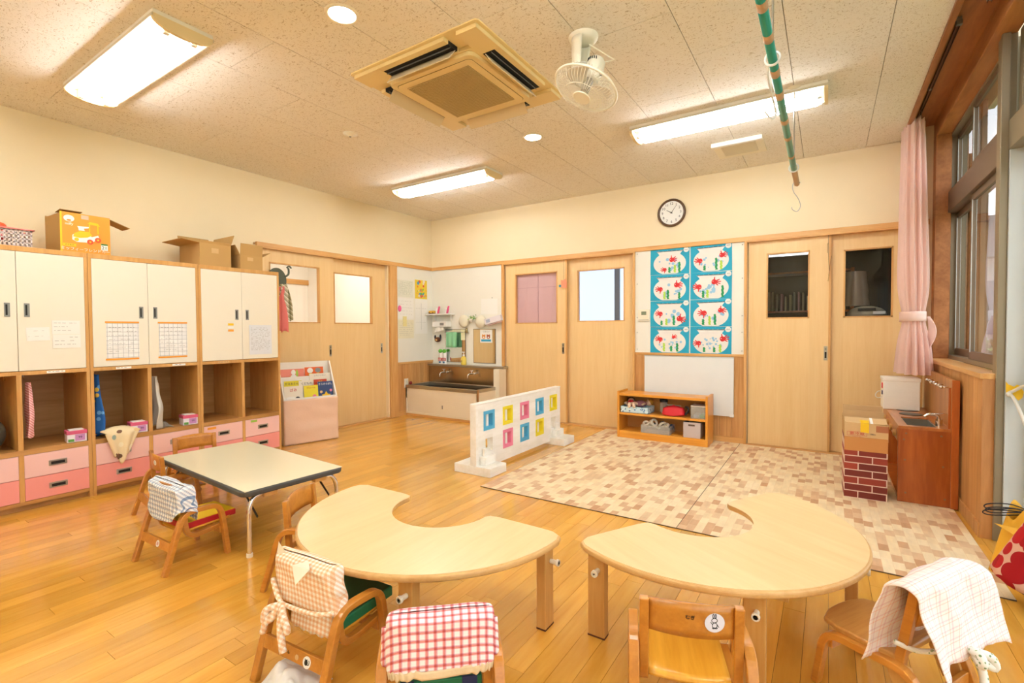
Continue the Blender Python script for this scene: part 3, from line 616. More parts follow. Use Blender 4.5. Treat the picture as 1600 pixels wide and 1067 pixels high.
cg = B(); ring(cg, RC, .0, .0065); cg.obj('cage_rim', WF, fn, smooth=True)
cw = B()
for k in range(54):
    a = 2*pi*k/54
    cw.tube([Mc @ Vector((r*cos(a), r*sin(a), z)) for r, z in ((.05, .045), (.09, .046), (.135, .038), (RC, 0))], .0011, 4)
    cw.tube([Mc @ Vector((r*cos(a), r*sin(a), z)) for r, z in ((.045, -.052), (.09, -.048), (.135, -.036), (RC, 0))], .0011, 4)
ring(cw, .10, .045, .0016, 30, 4); ring(cw, .10, -.047, .0016, 30, 4)
cw.obj('cage_wire', WF, fn, kind='stuff')
cc = B().cyl(Mc @ Vector((0, 0, -.058)), Mc @ Vector((0, 0, -.05)), .046, n=24).obj('cage_badge', WF, fn, bevel=.002)
B().cyl(Mc @ Vector((0, 0, .055)), Mc @ Vector((0, 0, -.02)), .022, n=16).obj('hub', plain('fan_hub_grey', '#a39a86', .4), fn)
blm = plain('fan_blade_translucent', '#e4dccb', .3)
for k in range(3):
    a0 = k*2*pi/3
    def bl(u, v, a0=a0):
        r = .02+.115*u; a = a0+(v-.5)*(1.3-.2*u)+.5*u; return tuple(Mc @ Vector((r*cos(a), r*sin(a), .012+(v-.5)*.035)))
    B().grid(bl, 8, 6).obj('blade', blm, fn, smooth=True, solid=.0015)
lp = B().boxc(Mc @ Vector((0, -.115, .047)), (.06, .02, .001), q.to_euler()).obj('rating_label', PAPER, fn)
# hanging pole
hp = thing('hanging_pole', 'green pole with tan tape bands hanging on ceiling rods near the window', 'pole', (-.19, 0, 0))
zz = lambda y: 2.19-.0225*(y-1.4)
B().cyl((0, 1.2, zz(1.2)), (0, 3.78, zz(3.78)), .0165, n=16).obj('pole_tube', POLEG, hp, smooth=True)
B().cyl((0, 3.64, zz(3.64)), (0, 3.98, zz(3.98)), .0172, n=16).obj('pole_end', POLEB, hp, smooth=True)
for y, l in ((1.78, .05), (1.98, .05), (2.25, .06), (2.46, .07), (2.78, .05), (3.02, .045), (3.34, .04)): B().cyl((0, y, zz(y)), (0, y+l, zz(y+l)), .0174, n=16).obj('tape_band', POLEB, hp, smooth=True)
for y in (2.17, 3.60):
    r = thing('ceiling_hanger', ['thin metal ceiling rod with a ring carrying the near part of the green pole', 'thin metal ceiling rod with a ring carrying the far end of the green pole'][y > 3], 'hanger', (-.19, y, 0))
    B().cyl((.0, 0, H), (.0, 0, zz(y)+.026), .0045, n=8).obj('rod', STEEL, r); B().lathe([(0, H-.012), (.02, H-.012), (.036, H-.004), (.038, H)]).obj('ceiling_plate', IVORY, r, smooth=True)
    B().tube([(.026*cos(a), 0, zz(y)+.026*sin(a)) for a in [2*pi*i/20 for i in range(20)]], .0045, 6, True).obj('ring', WHITE, r, smooth=True)
rp = B().tube(smoothpath([(-.19, 2.2, 2.20), (-.212, 2.22, 2.15), (-.205, 2.34, 2.10), (-.20, 2.46, 2.07), (-.215, 2.44, 2.04), (-.235, 2.38, 2.055)]), .004, 6)
tag(rp.obj('cord_loop', ROPE, smooth=True), 'loop of white cord hanging from the near ring of the green pole', 'cord')
sh = B().tube(smoothpath([(-.168, 3.93, 2.125), (-.19, 3.93, 2.140), (-.212, 3.93, 2.12), (-.208, 3.93, 2.07), (-.18, 3.93, 2.02), (-.165, 3.93, 1.965), (-.185, 3.93, 1.93), (-.212, 3.93, 1.945), (-.218, 3.93, 1.965)]), .0028, 6)
tag(sh.obj('s_hook', STEEL, smooth=True), 'thin metal S hook at the far end of the green pole', 'hook')
# clock
ck = thing('wall_clock', 'round wall clock with brown rim and black numerals above the notice board', 'clock', (-1.359, YB, 2.313))
ckb = B().lathe([(0, 0), (.135, 0), (.143, .012), (.143, .022), (.132, .032), (.122, .030), (.119, .018), (.0, .018)], n=40)
ckb.v = [(v[0], -v[2], v[1]) for v in ckb.v]; ckb.obj('rim', plain('clock_rim_brown', '#5b3f26', .35), ck, smooth=True)
B().cyl((0, -.0185, 0), (0, -.0195, 0), .119, n=40).obj('dial', plain('clock_dial', '#f4f4ee', .5), ck)
for k in range(1, 13):
    a = pi/2-k*pi/6; text(str(k), .036, BLACK, ck, (.092*cos(a), -.0205, .092*sin(a)), ONY, 'numeral')
def hand(L, w, ang, nm):
    a = pi/2-radians(ang); d = Vector((cos(a), 0, sin(a))); s = Vector((-sin(a), 0, cos(a)))*w
    P = [-d*.012-s, d*L-s*.4, d*L+s*.4, -d*.012+s]; B().prism([(p.x, p.z) for p in P], -.0235, -.0225, 'y').obj(nm, BLACK, ck)
hand(.058, .004, 301, 'hour_hand'); hand(.088, .003, 35, 'minute_hand')
B().cyl((0, -.022, 0), (0, -.026, 0), .005, n=12).obj('hub', BLACK, ck)

# ================================================================== CABINETS
XC = -4.186
def unit(y0, y1, lab):
    c = thing('wall_cupboard', lab, 'cabinet', (XL+.003, y0, 0), 0, 'tall cream cupboards with pink drawers'); D = XC-XL-.003; Wd = y1-y0-.002; s = .018
    for a, nm in ((0, 'side_panel'), (Wd-s, 'side_panel')): B().box(0, a, 0, D, a+s, 1.62).obj(nm, CABE, c)
    B().box(0, 0, 1.62, D, Wd, 1.651).obj('top_board', CABE, c, bevel=.001)
    B().box(.02, s, .852, D, Wd-s, .876).obj('rail_board', CABE, c)
    B().box(.02, s, .352, D, Wd-s, .384).obj('shelf', CABW, c)
    B().box(.0, s, .0, D-.04, Wd-s, .052).obj('plinth', CABW, c); B().box(.0, s, .04, D-.002, Wd-s, .062).obj('bottom_board', CABW, c)
    m = Wd/2
    B().box(.02, m-.012, .062, D, m+.012, .3518).box(.02, m-.012, .3842, D, m+.012, .8518).obj('divider', CABE, c)
    B().box(.003, s, .06, .015, Wd-s, 1.62).obj('back_panel', CABW, c)
    for k, (a, b_) in enumerate(((s+.001, m-.0012), (m+.0012, Wd-s-.001))):
        d = B().box(D-.018, a, .879, D+.001, b_, 1.618).obj('door', CREAM, c, bevel=.0015)
        hy = b_-.055 if k == 0 else a+.03
        h = B().box(D+.001, hy, 1.215, D+.004, hy+.026, 1.30).obj('handle', GREYH, d, bevel=.001)
        B().box(D+.0035, hy+.006, 1.225, D+.0045, hy+.015, 1.29).obj('handle_slot', DARK, h)
        aa, bb = (s+.001, m-.013) if k == 0 else (m+.013, Wd-s-.001)
        for (z0, z1, mm) in ((.206, .350, PINK1), (.064, .203, PINK2)):
            w = B().box(D-.30, aa, z0, D+.0005, bb, z1).obj('drawer', mm, c, bevel=.0012)
            yc = (aa+bb)/2; zc = (z0+z1)/2
            h = B().box(D+.0005, yc-.045, zc-.018, D+.004, yc+.045, zc+.018).obj('handle', STEEL, w, bevel=.002); B().box(D+.0035, yc-.034, zc-.010, D+.0045, yc+.034, zc+.008).obj('handle_recess', DARK, h)
        for yy in (aa+.03, bb-.03):
            B().tube(smoothpath([(D-.12, yy, .852), (D-.12, yy, .83), (D-.105, yy, .818), (D-.09, yy, .832)], 3), .002, 5).obj('coat_hook', CHROME, c)
    return c
UN = [(-.19, .502), (.502, 1.194), (1.194, 1.880), (1.880, 2.556)]
unit(*UN[0], 'cream cupboard with pink drawers cut off at the left edge of the photo')
unit(*UN[1], 'second cream cupboard with pink drawers, under the printed toy box')
unit(*UN[2], 'third cream cupboard with pink drawers, carrying the two orange taped tables of print')
unit(*UN[3], 'rightmost cream cupboard with pink drawers, next to the book rack')
DX = XC+.0025
def sheet(nm, mat, y0, y1, z0, z1, lab, x=DX, cat='paper', group=None, tilt=0, lines=None, lm=None, th=.0008):
    t = thing(nm, lab, cat, (x, (y0+y1)/2, (z0+z1)/2), 0, group); w, h = (y1-y0)/2, (z1-z0)/2; M = Matrix.Rotation(tilt, 4, 'X')
    B().box(0, -w, -h, th, w, h, M).obj('page', mat, t)
    if lines:
        b = B(); rl = random.Random(int(y0*1000)+int(z0*977)+lines)
        for k in range(lines):
            z = h*.86-(k+.5)*(2*h*.8)/lines; y = -w*.85
            while y < w*.75:
                L = rl.uniform(.004, .02); L = min(L, w*.85-y)
                if rl.random() < .75: b.box(th, y, z, th+.0003, y+L, z+.0022, M)
                y += L+rl.uniform(.003, .012)
        b.obj('printed_lines', lm or INKL, t, kind='stuff')
    return t
sheet('notice_sheet', PAPER, .885, .995, 1.065, 1.15, 'small blank strip of paper taped on the second cupboard', tilt=.04, lines=2, lm=plain('ink_faint', '#c9c8c4', .8))
sheet('notice_sheet', PAPER, 1.005, 1.145, 1.105, 1.195, 'upper of two white plans taped on the second cupboard', lines=3); sheet('notice_sheet', PAPER, 1.007, 1.147, 1.015, 1.103, 'lower of two white plans taped on the second cupboard', lines=3)
for i, (a, b_) in enumerate(((1.285, 1.475), (1.60, 1.79))):
    t = sheet('timetable_sheet', GRIDP, a, b_, .935, 1.18, ['printed table in a clear sleeve between orange tapes, left one', 'printed table in a clear sleeve between orange tapes, right one'][i], group='taped timetables', lines=7, lm=INKL)
    B().box(.001, -(b_-a)/2-.006, .122, .0018, (b_-a)/2+.002, .134).obj('tape', OTAPE, t); B().box(.001, -(b_-a)/2-.006, -.137, .0018, (b_-a)/2-.002, -.125).obj('tape', OTAPE, t)
sheet('notice_sheet', plain('paper_bluish', '#e4e8ec', .6), 2.275, 2.475, .915, 1.17, 'densely printed sheet on the rightmost cupboard door', lines=16)
for z, mm, lb in ((1.175, YTAPE, 'yellow'), (1.15, PAPER, 'white'), (1.125, OTAPE, 'orange')):
    t = sheet('label_sticker', mm, 2.10, 2.145, z-.009, z+.009, lb+' label sticker beside the left handle of the rightmost cupboard', cat='label'); 
for (yc, lab) in ((1.02, 'white name strip on the rail above the pink cloth cubby'), (1.38, 'white name strip on the rail above the blue cloth cubby'), (1.73, 'white name strip on the rail above the grey cloth cubby'), (2.06, 'cream name strip on the rail above the first empty cubby')):
    t = sheet('name_strip', PAPER if yc < 2 else CARDL, yc-.045, yc+.045, .857, .871, lab, cat='label', x=XC+.0005, lines=1, lm=INK)
sheet('tape_label', OTAPE, 1.925, 1.99, .322, .340, 'orange tape label on the light pink drawer behind the white table', cat='label', x=XC+.002)
sheet('tape_label', GTAPE, 2.275, 2.33, .326, .344, 'green tape label on the last light pink drawer', cat='label', x=XC+.002)
# cubby contents
def cloth(nm, lab, fn, nu, nv, m, cat, solid=.004, group=None, parts=None):
    o = B().grid(fn, nu, nv).obj(nm, m, smooth=True, solid=solid); tag(o, lab, cat, group); return o
def hang(y, x, ztop, zbot, wt, wb_, depth, seed, base=(1, 0)):
    def fn(u, v):
        w = wt+(wb_-wt)*min(1, v*1.6); a = (u-.5)*2; z = ztop+(zbot-ztop)*v
        n_ = noise.noise(Vector((u*4+seed, v*2, seed)))
        return (x+a*w/2*base[0]+n_*depth*.4, y+a*w/2*base[1]+depth*sin(u*9+seed)*(.3+.7*v)*.5+n_*depth*.5+depth*.6, z+.01*sin(u*11+seed)*v)
    return fn
PKC = check('gauze_pink', '#f3c9c8', [(0, '#ffffff'), (.5, '#e9b4b4')], 60, plane=(2,))
cloth('hanging_cloth', 'pink gauze cloth hanging in the cubby under the second cupboard', hang(.885, -4.26, .80, .46, .02, .15, .03, 1.3), 18, 20, PKC, 'towel', group=None)
BLC = spots('blue_print_cloth', '#2a63a8', ['#e8e4d8', '#d7b84a', '#6ea6d8', '#183d78'], 22, .33)
cloth('hanging_cloth', 'blue patterned cloth hanging in the cubby with the beige bag', hang(1.225, -4.30, .82, .40, .07, .16, .05, 4.1), 18, 20, BLC, 'towel')
cloth('hanging_cloth', 'grey white cloth trailing onto the shelf of the third cubby', hang(1.57, -4.27, .78, .40, .02, .20, .05, 7.7), 18, 20, plain('cloth_greywhite', '#cfc8ba', .85, bump=.1), 'towel')
cloth('folded_cloth', 'grey cloth lump lying on the shelf beside the grey white cloth', lambda u, v: (-4.30+.09*(u-.5)+.02*sin(v*8), 1.66+.09*(v-.5), .385+.035*sin(pi*u)*sin(pi*v)*(1+.6*noise.noise(Vector((u*5, v*5, 2))))), 12, 12, plain('cloth_grey', '#8f8578', .9), 'towel')
BGC = spots('beige_print_cloth', '#ecd9ae', ['#e0c28a', '#7a5a44', '#f3e7c8', '#9fb3a4'], 16, .34)
def bag(u, v):
    a = (u-.5); z = .40+.04*sin(pi*u); 
    if v < .4: return (-4.30+v/.4*.135, 1.36+a*.20+.012*sin(v*20), .388+.06*sin(pi*min(1, v/.4*.9))*(.6+.4*sin(pi*u)))
    w = (v-.4)/.6; return (XC+.022+.012*sin(u*12)-.004*w, 1.36+a*(.20-.12*w)-.01*w, .388+.02*(1-w)-.19*w*(1-abs(a)*.5)+.01*sin(u*9))
cloth('cloth_bag', 'beige printed cloth bag hanging over the shelf edge in front of a pink drawer', bag, 20, 22, BGC, 'bag', .008)
db = B().ell((-4.32, .72, .49), (.10, .09, .105), 16, 12).obj('backpack', plain('backpack_dark', '#4b4638', .85, bump=.4), smooth=True); tag(db, 'dark rounded bag in the leftmost cubby at the photo edge', 'bag')
for i, (yc, lab) in enumerate(((1.125, 'pink and white wipes box in the cubby with the pink cloth'), (1.475, 'pink and white wipes box in the cubby with the blue cloth'), (1.815, 'pink and white wipes box in the cubby with the grey cloth'))):
    t = thing('wipes_box', lab, 'box', (-4.245, yc, .385), -.12, 'wipes boxes in the cubbies')
    bo = B().prism([(-.055, -.05), (.045, -.05), (.045, .05), (-.055, .05)], 0, .052).obj('carton', plain('carton_white_print', '#efe6ea', .5), t, bevel=.002)
    B().box(-.057, -.052, .052, .047, .052, .075).obj('upper_band', plain('carton_pink', '#dc5d80', .5), t, bevel=.002)
    B().box(.0455, -.010, .008, .0463, .040, .050).obj('print_panel', plain('carton_lilac', '#c98fc4', .5), t); B().box(.0455, -.045, .004, .0463, -.015, .022).obj('print_patch', plain('carton_green', '#5c9a3c', .5), t)
    B().box(-.042, -.038, .0752, .034, .038, .080).obj('wipe_stack', PAPER, t, bevel=.003); text('99', .020, INK, t, (.0468, .016, .03), ONX)
# things on the cupboards
bk = thing('plastic_basket', 'pink rimmed plastic basket with red toys on the left cupboards', 'basket', (-4.33, .80, 1.652))
BW = plain('basket_white', '#e9d9d4', .4); b = B()
for k in range(14):
    y = -.13+k*.02
    for x in (-.07, .085): b.box(x, y, .0, x+.003, y+.008, .11)
for k in range(8):
    x = -.065+k*.02
    for y in (-.135, .135): b.box(x, y, 0, x+.008, y+.003, .11)
for z in (0, .025, .05, .075, .1): b.box(-.07, -.135, z, .088, -.132, z+.008).box(-.07, .135, z, .088, .138, z+.008).box(.085, -.135, z, .088, .138, z+.008).box(-.07, -.135, z, -.067, .138, z+.008)
b.obj('lattice', BW, bk, kind='stuff'); B().box(-.07, -.135, 0, .088, .138, .003).obj('basket_floor', BW, bk)
for (a, c, e, g) in ((-.08, -.147, .10, -.135), (-.08, .138, .10, .15), (.088, -.147, .10, .15), (-.082, -.147, -.07, .15)): B().box(a, c, .108, e, g, .116).obj('rim', plain('rim_salmon', '#e8847c', .4), bk, bevel=.002)
for i, (y, z, r, m, lb) in enumerate(((-.07, .10, .032, '#d8413a', 'red plastic toy heaped left in the basket'), (.0, .12, .034, '#e65a2c', 'orange red toy on top of the heap in the basket'), (.07, .095, .03, '#c9c4bd', 'clear grey toy right in the basket'), (-.02, .05, .04, '#cf3f39', 'dark red toy low in the basket'))):
    o = B().ell((0, 0, 0), (r, r*1.2, r*.8), 14, 8).obj('toy', plain('toy%d' % i, m, .3), smooth=True, loc=(-4.32, .80+y, 1.66+z)); tag(o, lb, 'toy')
# printed toy box
tb = thing('toy_box', 'orange printed ride-on toy car box with open flaps on the cupboards', 'box', (-4.222, 1.068, 1.652), .03)
ORB = plain('box_print_orange', '#f0982c', .45); Wb, Hb, Db = .268, .262, .27
B().box(-.003, 0, 0, 0, Wb, Hb).obj('front_panel', ORB, tb); B().box(-Db, 0, 0, -.003, .003, Hb-.01).obj('side_panel', CARD, tb); B().box(-Db, Wb-.003, 0, -.003, Wb, Hb).obj('side_panel', CARD, tb); B().box(-Db, 0, 0, -Db+.003, Wb, Hb).obj('back_panel', CARD, tb); B().box(-Db, 0, 0, 0, Wb, .003).obj('bottom_panel', CARD, tb)
B().box(-.001, 0, 0, .0005, .010, Hb).obj('edge_band', CYEL, tb)
B().boxc((-.07, Wb+.06, Hb-.028), (.13, .13, .003), (-.35, 0, 0)).obj('flap', CARD, tb); B().boxc((-.045, .06, Hb+.008), (.09, .115, .003), (0, -.12, 0)).obj('flap', CARD, tb)
P3 = lambda poly, m, nm, x=.0008, par=None: B().prism(poly, x, x+.0008, 'x').obj(nm, m, par or tb)
P3([(.046+.028*cos(a), .222+.022*sin(a)) for a in [2*pi*i/20 for i in range(20)]], PAPER, 'printed_oval')
P3([(.046+.012*cos(a), .210+.006*sin(a)) for a in [2*pi*i/14 for i in range(14)]], ORB, 'printed_mouth_patch', .0018)
text('miffy', .022, PAPER, tb, (.001, .046, .186), ONX); text('ミッフィーフレンドカー', .024, PAPER, tb, (.001, .132, .022), ONX, sx=1.0)
P3([(.11, .228), (.15, .228), (.15, .255), (.11, .255)], plain('print_salmon', '#f2b49a', .5), 'printed_badge')
P3([(.012, .038), (.08, .038), (.08, .056), (.012, .056)], CYEL, 'printed_banner'); text('のりもの', .012, INK, tb, (.0018, .046, .047), ONX)
P3([(.215, .033), (.252, .033), (.252, .075), (.215, .075)], PAPER, 'printed_number_box'); P3([(.215, .067), (.252, .067), (.252, .077), (.215, .077)], plain('print_dkgreen', '#2f7a3c', .5), 'printed_number_bar', .0018); text('21', .032, BLACK, tb, (.0018, .2335, .049), ONX)
# the ride-on car print
P3([(.06, .085), (.062, .115), (.085, .135), (.14, .135), (.165, .115), (.20, .13), (.205, .115), (.175, .085), (.15, .075), (.085, .070)], PAPER, 'printed_car_base', .0010)
P3([(.065, .105), (.072, .128), (.10, .145), (.15, .148), (.168, .125), (.14, .108), (.10, .100)], CYEL, 'printed_car_body', .0020)
P3([(.095, .15), (.093, .165), (.088, .178), (.15, .180), (.148, .172), (.122, .165), (.128, .15)], PAPER, 'printed_seat', .0022)
P3([(.150, .145), (.150, .205), (.140, .198), (.155, .216), (.20, .212), (.212, .192), (.203, .195), (.203, .140), (.197, .140), (.195, .196), (.157, .198), (.156, .146)], CYEL, 'printed_push_bar', .0012)
for c in ((.155, .080), (.198, .098)):
    P3(circ(.017, 18, c), plain('print_redorange', '#e65426', .5), 'printed_wheel', .0026); P3(circ(.006, 10, c), CYEL, 'printed_hub', .0036)
P3(circ(.012, 12, (.083, .088)), CYEL, 'printed_lamp', .0024)
# open cartons
def carton(loc, w, d, h, lab, rz=0, flaps=()):
    t = thing('cardboard_box', lab, 'box', loc, rz); th = .004
    B().box(0, 0, 0, th, w, h).obj('side_panel', CARD, t); B().box(-d, 0, 0, -d+th, w, h).obj('side_panel', CARD, t); B().box(-d, 0, 0, 0, th, h).obj('side_panel', CARD, t); B().box(-d, w-th, 0, 0, w, h).obj('side_panel', CARD, t); B().box(-d, 0, 0, 0, w, th).obj('bottom_panel', CARD, t)
    for ed, L, ang in flaps:     # edge: 'f' front(+x) 'b' back 'l' (-y) 'r' (+y)
        if ed == 'l': M = Matrix.Translation((-d/2, 0, h)) @ Matrix.Rotation(ang, 4, 'X'); bb = B().box(-d/2, -L, -.002, d/2, 0, .002, M)
        elif ed == 'r': M = Matrix.Translation((-d/2, w, h)) @ Matrix.Rotation(ang, 4, 'X'); bb = B().box(-d/2, 0, -.002, d/2, L, .002, M)
        elif ed == 'f': M = Matrix.Translation((0, w/2, h)) @ Matrix.Rotation(ang, 4, 'Y'); bb = B().box(0, -w/2, -.002, L, w/2, .002, M)
        else: M = Matrix.Translation((-d, w/2, h)) @ Matrix.Rotation(ang, 4, 'Y'); bb = B().box(-L, -w/2, -.002, 0, w/2, .002, M)
        bb.obj('flap', CARD, t)
    return t
c1 = carton((-4.25, 1.922, 1.652), .245, .34, .185, 'larger open cardboard box with flaps spread, on the cupboards', 0, (('l', .13, -.12), ('r', .10, 1.25), ('b', .10, 1.2), ('f', .02, -1.2)))
B().box(.0045, .09, .11, .0052, .145, .15).obj('clear_tape', CARDL, c1)
c2 = carton((-4.25, 2.245, 1.652), .195, .25, .125, 'smaller open cardboard box at the right end of the cupboards', 0, (('f', .10, -1.45), ('l', .09, -1.1), ('r', .09, .55)))
B().box(.0045, .06, .08, .0052, .11, .11).obj('clear_tape', CARDL, c2)
# dark round cut-out with a tail, stuck to the door pane
ctx = XL+.0
o = B().prism([(2.825+.115*cos(a)*.9, 1.63+.125*sin(a)) for a in [2*pi*i/36 for i in range(36)]], -4.665, -4.661, 'x'); o.tube(smoothpath([(-4.663, 2.91, 1.67), (-4.663, 2.95, 1.70), (-4.663, 2.955, 1.74), (-4.663, 2.95, 1.765)]), .010, 6).tube(smoothpath([(-4.663, 2.935, 1.765), (-4.663, 2.96, 1.785), (-4.663, 2.985, 1.765)]), .008, 6)
tag(o.obj('paper_cutout', plain('cutout_dark_green', '#5a604f', .7)), 'dark green round paper cut-out with a curled tail on the left door', 'decoration')
gh = thing('side_hook', 'small metal hook on the side of the rightmost cupboard', 'hook', (-4.325, 2.556, 1.535))
B().cyl((0, 0, 0), (0, .16, 0), .004, n=8).obj('rod', CHROME, gh); B().cyl((0, 0, 0), (0, .004, 0), .014, n=14).obj('plate', CHROME, gh)
GP = check('plaid_greygreen', '#e8e4d6', [(0, '#ffffff'), (.4, '#a9ab94'), (.6, '#d9d6c4')], 22, plane=(0, 2))
cloth('hanging_shirt', 'grey green plaid shirt hanging beside the rightmost cupboard', hang(2.665, -4.32, 1.56, 1.22, .07, .17, .03, 2.2, (.35, .94)), 18, 20, GP, 'clothing')
cloth('hanging_towel', 'salmon pink towel end hanging below the plaid shirt', hang(2.650, -4.325, 1.54, 1.11, .05, .09, .02, 5.2, (.35, .94)), 12, 12, plain('towel_salmon', '#e8807c', .85), 'towel')

# ================================================================== FLOOR MATS
for i, (x0, x1, lab) in enumerate(((-2.065, -.703, 'left play mat printed with pale wood blocks, under the low orange shelf'), (-.699, .655, 'right play mat printed with pale wood blocks, under the toy kitchen'))):
    t = thing('play_mat', lab, 'mat', (x0, 2.755, 0), 0, 'block print play mats')
    B().box(0, 0, .0005, x1-x0, 2.36, .006).obj('mat_sheet', MATP, t); B().box(-.0015, -.0015, 0, x1-x0+.0015, 2.3615, .0045).obj('dark_edging', plain('mat_edge_brown', '#5a4330', .6), t)
MZ = .006
# ================================================================== TABLES
def kidney(cx, cy, rz, lab, legs):
    t = thing('kidney_table', lab, 'table', (cx, cy, 0), rz, 'kidney shaped low tables'); R = .585; ri = .225; cyi = .045; poly = []
    # outer half circle from the right tip round the bottom to the left tip, then the notch
    for i in range(49): a = pi*0.0-pi*i/48; poly.append(Vector((R*cos(a), R*sin(a))))
    poly += [Vector((-R+.0, .02))]
    c = .07
    inner = []
    for i in range(25): a = pi+pi*i/24; inner.append(Vector((ri*cos(a), cyi+ri*.98*sin(a))))
    P = [Vector((R*cos(-pi*i/48), R*sin(-pi*i/48))) for i in range(0, 49)]
    P += [Vector((-R+.012, .035)), Vector((-R+.045, .055)), Vector((-R+.09, .058)), Vector((-ri-.06, .062)), Vector((-ri-.012, .055)), Vector((-ri, .035))]
    P += [Vector((ri*cos(a), .02+ri*sin(a))) for a in [pi+pi*i/24 for i in range(1, 24)]]
    P += [Vector((ri, .035)), Vector((ri+.012, .055)), Vector((ri+.06, .062)), Vector((R-.09, .058)), Vector((R-.045, .055)), Vector((R-.012, .035))]
    P = [(p.x, p.y) for p in P]
    B().prism(P, .309, .333).obj('table_edge', TABLEE, t, bevel=.009, seg=3)
    Pi = [(p[0]*.985, p[1]*.985 if p[1] < 0 else p[1]-.005) for p in P]
    B().prism(Pi, .333, .3345).obj('table_top', TABLE, t)
    for lx, ly, ang in legs:
        M = Matrix.Translation((lx, ly, 0)) @ Matrix.Rotation(radians(ang), 4, 'Z')
        L = B().box(-.032, -.019, .004, .032, .019, .309, M).obj('leg', TLEG, t, bevel=.003)
        B().box(-.0325, -.0195, 0, .0325, .0195, .006, M).obj('foot_pad', plain('foot_pad_brown', '#5c2f14', .7), L)
        kn = B(); p = M @ Vector((.008, -.019, .25)); q = M @ Vector((.008, -.055, .25)); kn.cyl(p, q, .0085, n=14); kn.cyl(M @ Vector((.008, -.045, .25)), q, .0125, n=16); kn.obj('knob', IVORY, L, smooth=False, bevel=.001)
        B().cyl(q, M @ Vector((.008, -.0556, .25)), .003, n=8).obj('knob_hole', BLACK, L)
        B().box(-.09 if lx > 0 else -.02, .019, .285, .02 if lx > 0 else .09, .04, .309, M).obj('brace', TLEG, t)
kidney(-1.42, 1.60, 0, 'left kidney shaped table, hollow side towards the far doors', ((.535, -.02, 90), (.262, -.455, 0), (-.262, -.455, 0), (-.532, .012, -90)))
kidney(-.445, 2.11, radians(60), 'right kidney shaped table, its hollow towards the left table', ((.535, -.03, 120), (.262, -.455, 30), (-.262, -.455, -60), (-.535, -.02, -60)))
wt = thing('folding_table', 'ivory topped folding table with black edge and chrome legs', 'table', (-2.92, 1.557, 0), radians(-3.3))
B().prism([(p[0]*1.0, p[1]) for p in [(x, y) for x, y in [( .575-.05+.05*cos(a), .282-.05+.05*sin(a)) for a in [pi/2*i/6 for i in range(7)]]+[(-.575+.05+.05*cos(a), .282-.05+.05*sin(a)) for a in [pi/2+pi/2*i/6 for i in range(7)]]+[(-.575+.05+.05*cos(a), -.282+.05+.05*sin(a)) for a in [pi+pi/2*i/6 for i in range(7)]]+[(.575-.05+.05*cos(a), -.282+.05+.05*sin(a)) for a in [3*pi/2+pi/2*i/6 for i in range(7)]]]], .305, .334).obj('edge_band', RUB, wt, bevel=.008, seg=3)
B().box(-.564, -.271, .333, .564, .271, .3352).obj('table_top', LAM, wt)
for sx in (-1, 1):
    for sy in (-1, 1):
        L = B().tube(smoothpath([(sx*.545, sy*.245, .004), (sx*.545, sy*.245, .10), (sx*.545, sy*.243, .23), (sx*.542, sy*.222, .283), (sx*.54, sy*.185, .298), (sx*.54, sy*.12, .298)], 4), .0115, 12).obj('leg', CHROME, wt, smooth=True)
        B().cyl((sx*.545, sy*.245, 0), (sx*.545, sy*.245, .02), .015, n=14).obj('foot_cap', IVORY, L, bevel=.002)
        B().box(sx*.54-.02, sy*.14-.035, .282, sx*.54+.02, sy*.14+.035, .306).obj('leg_block', TLEG, wt, bevel=.003)
        B().boxc((sx*.47, sy*.2, .235), (.17, .004, .012), (0, sx*.62, 0)).obj('folding_stay', BLACK, wt)
# ================================================================== CHAIRS
SP = [(0, 0), (.035, .11), (.062, .20), (.078, .238), (.10, .258), (.13, .264), (.19, .262), (.225, .257), (.248, .238), (.260, .20), (.272, .11), (.285, 0)]
def chair_arm(lab, x, y, rz, seatm=CHS, group='bent wood toddler chairs', stick=False):
    t = thing('toddler_chair', lab, 'chair', (x, y, 0), radians(rz), group)
    path = [(p.x, p.y) for p in smoothpath([Vector((a, b_, 0)) for a, b_ in SP], 3)]
    for s in (-1, 1):
        B().strip(path, .022, s*.149-.014, s*.149+.014).obj('side_frame', CHW, t, bevel=.003)
        loop = [(p.x, p.y) for p in smoothpath([Vector((a, b_, 0)) for a, b_ in [(.090, .383), (.096, .31), (.101, .22), (.105, .180), (.118, .150), (.15, .137), (.22, .142), (.290, .150)]], 3)]
        B().strip(loop, .022, s*.1215-.0125, s*.1215+.0125).obj('back_upright', CHW, t, bevel=.003)
    def sf(u, v): return ((u-.5)*.216, .105+.215*v, .152+.010*(2*u-1)**2+.006*v)
    B().grid(sf, 10, 8).obj('seat', seatm, t, smooth=True, solid=.009)
    def bf(u, v): xx = (u-.5)*.222; z = .295+.088*v; return (xx, .097-.020*(1-(2*u-1)**2)-(z-.3)*.05, z+.006*(1-(2*u-1)**2)*v)
    B().grid(bf, 12, 4).obj('backrest', CHW, t, smooth=True, solid=.009)
    B().boxc((0, .034, .118), (.272, .014, .040), (-.25, 0, 0)).obj('rear_stretcher', CHW, t, bevel=.002)
    B().boxc((0, .262, .125), (.272, .014, .036), (.1, 0, 0)).obj('front_stretcher', CHW, t, bevel=.002)
    return t
A = chair_arm('bent wood chair with a blue check back cover and yellow seat cushion', -2.675, .96, 2)
Bc = chair_arm('bent wood chair with cream gingham back cover tied in a bow', -1.38, .838, 4)
Cc = chair_arm('bent wood chair with red check back cover at the bottom of the photo', -.772, .867, 42)
Dc = chair_arm('bare golden bent wood chair with a round sticker on its backrest', -.272, 1.258, 20)
Ec = chair_arm('bent wood chair at the cupboard end of the white table', -3.849, 1.654, -97)
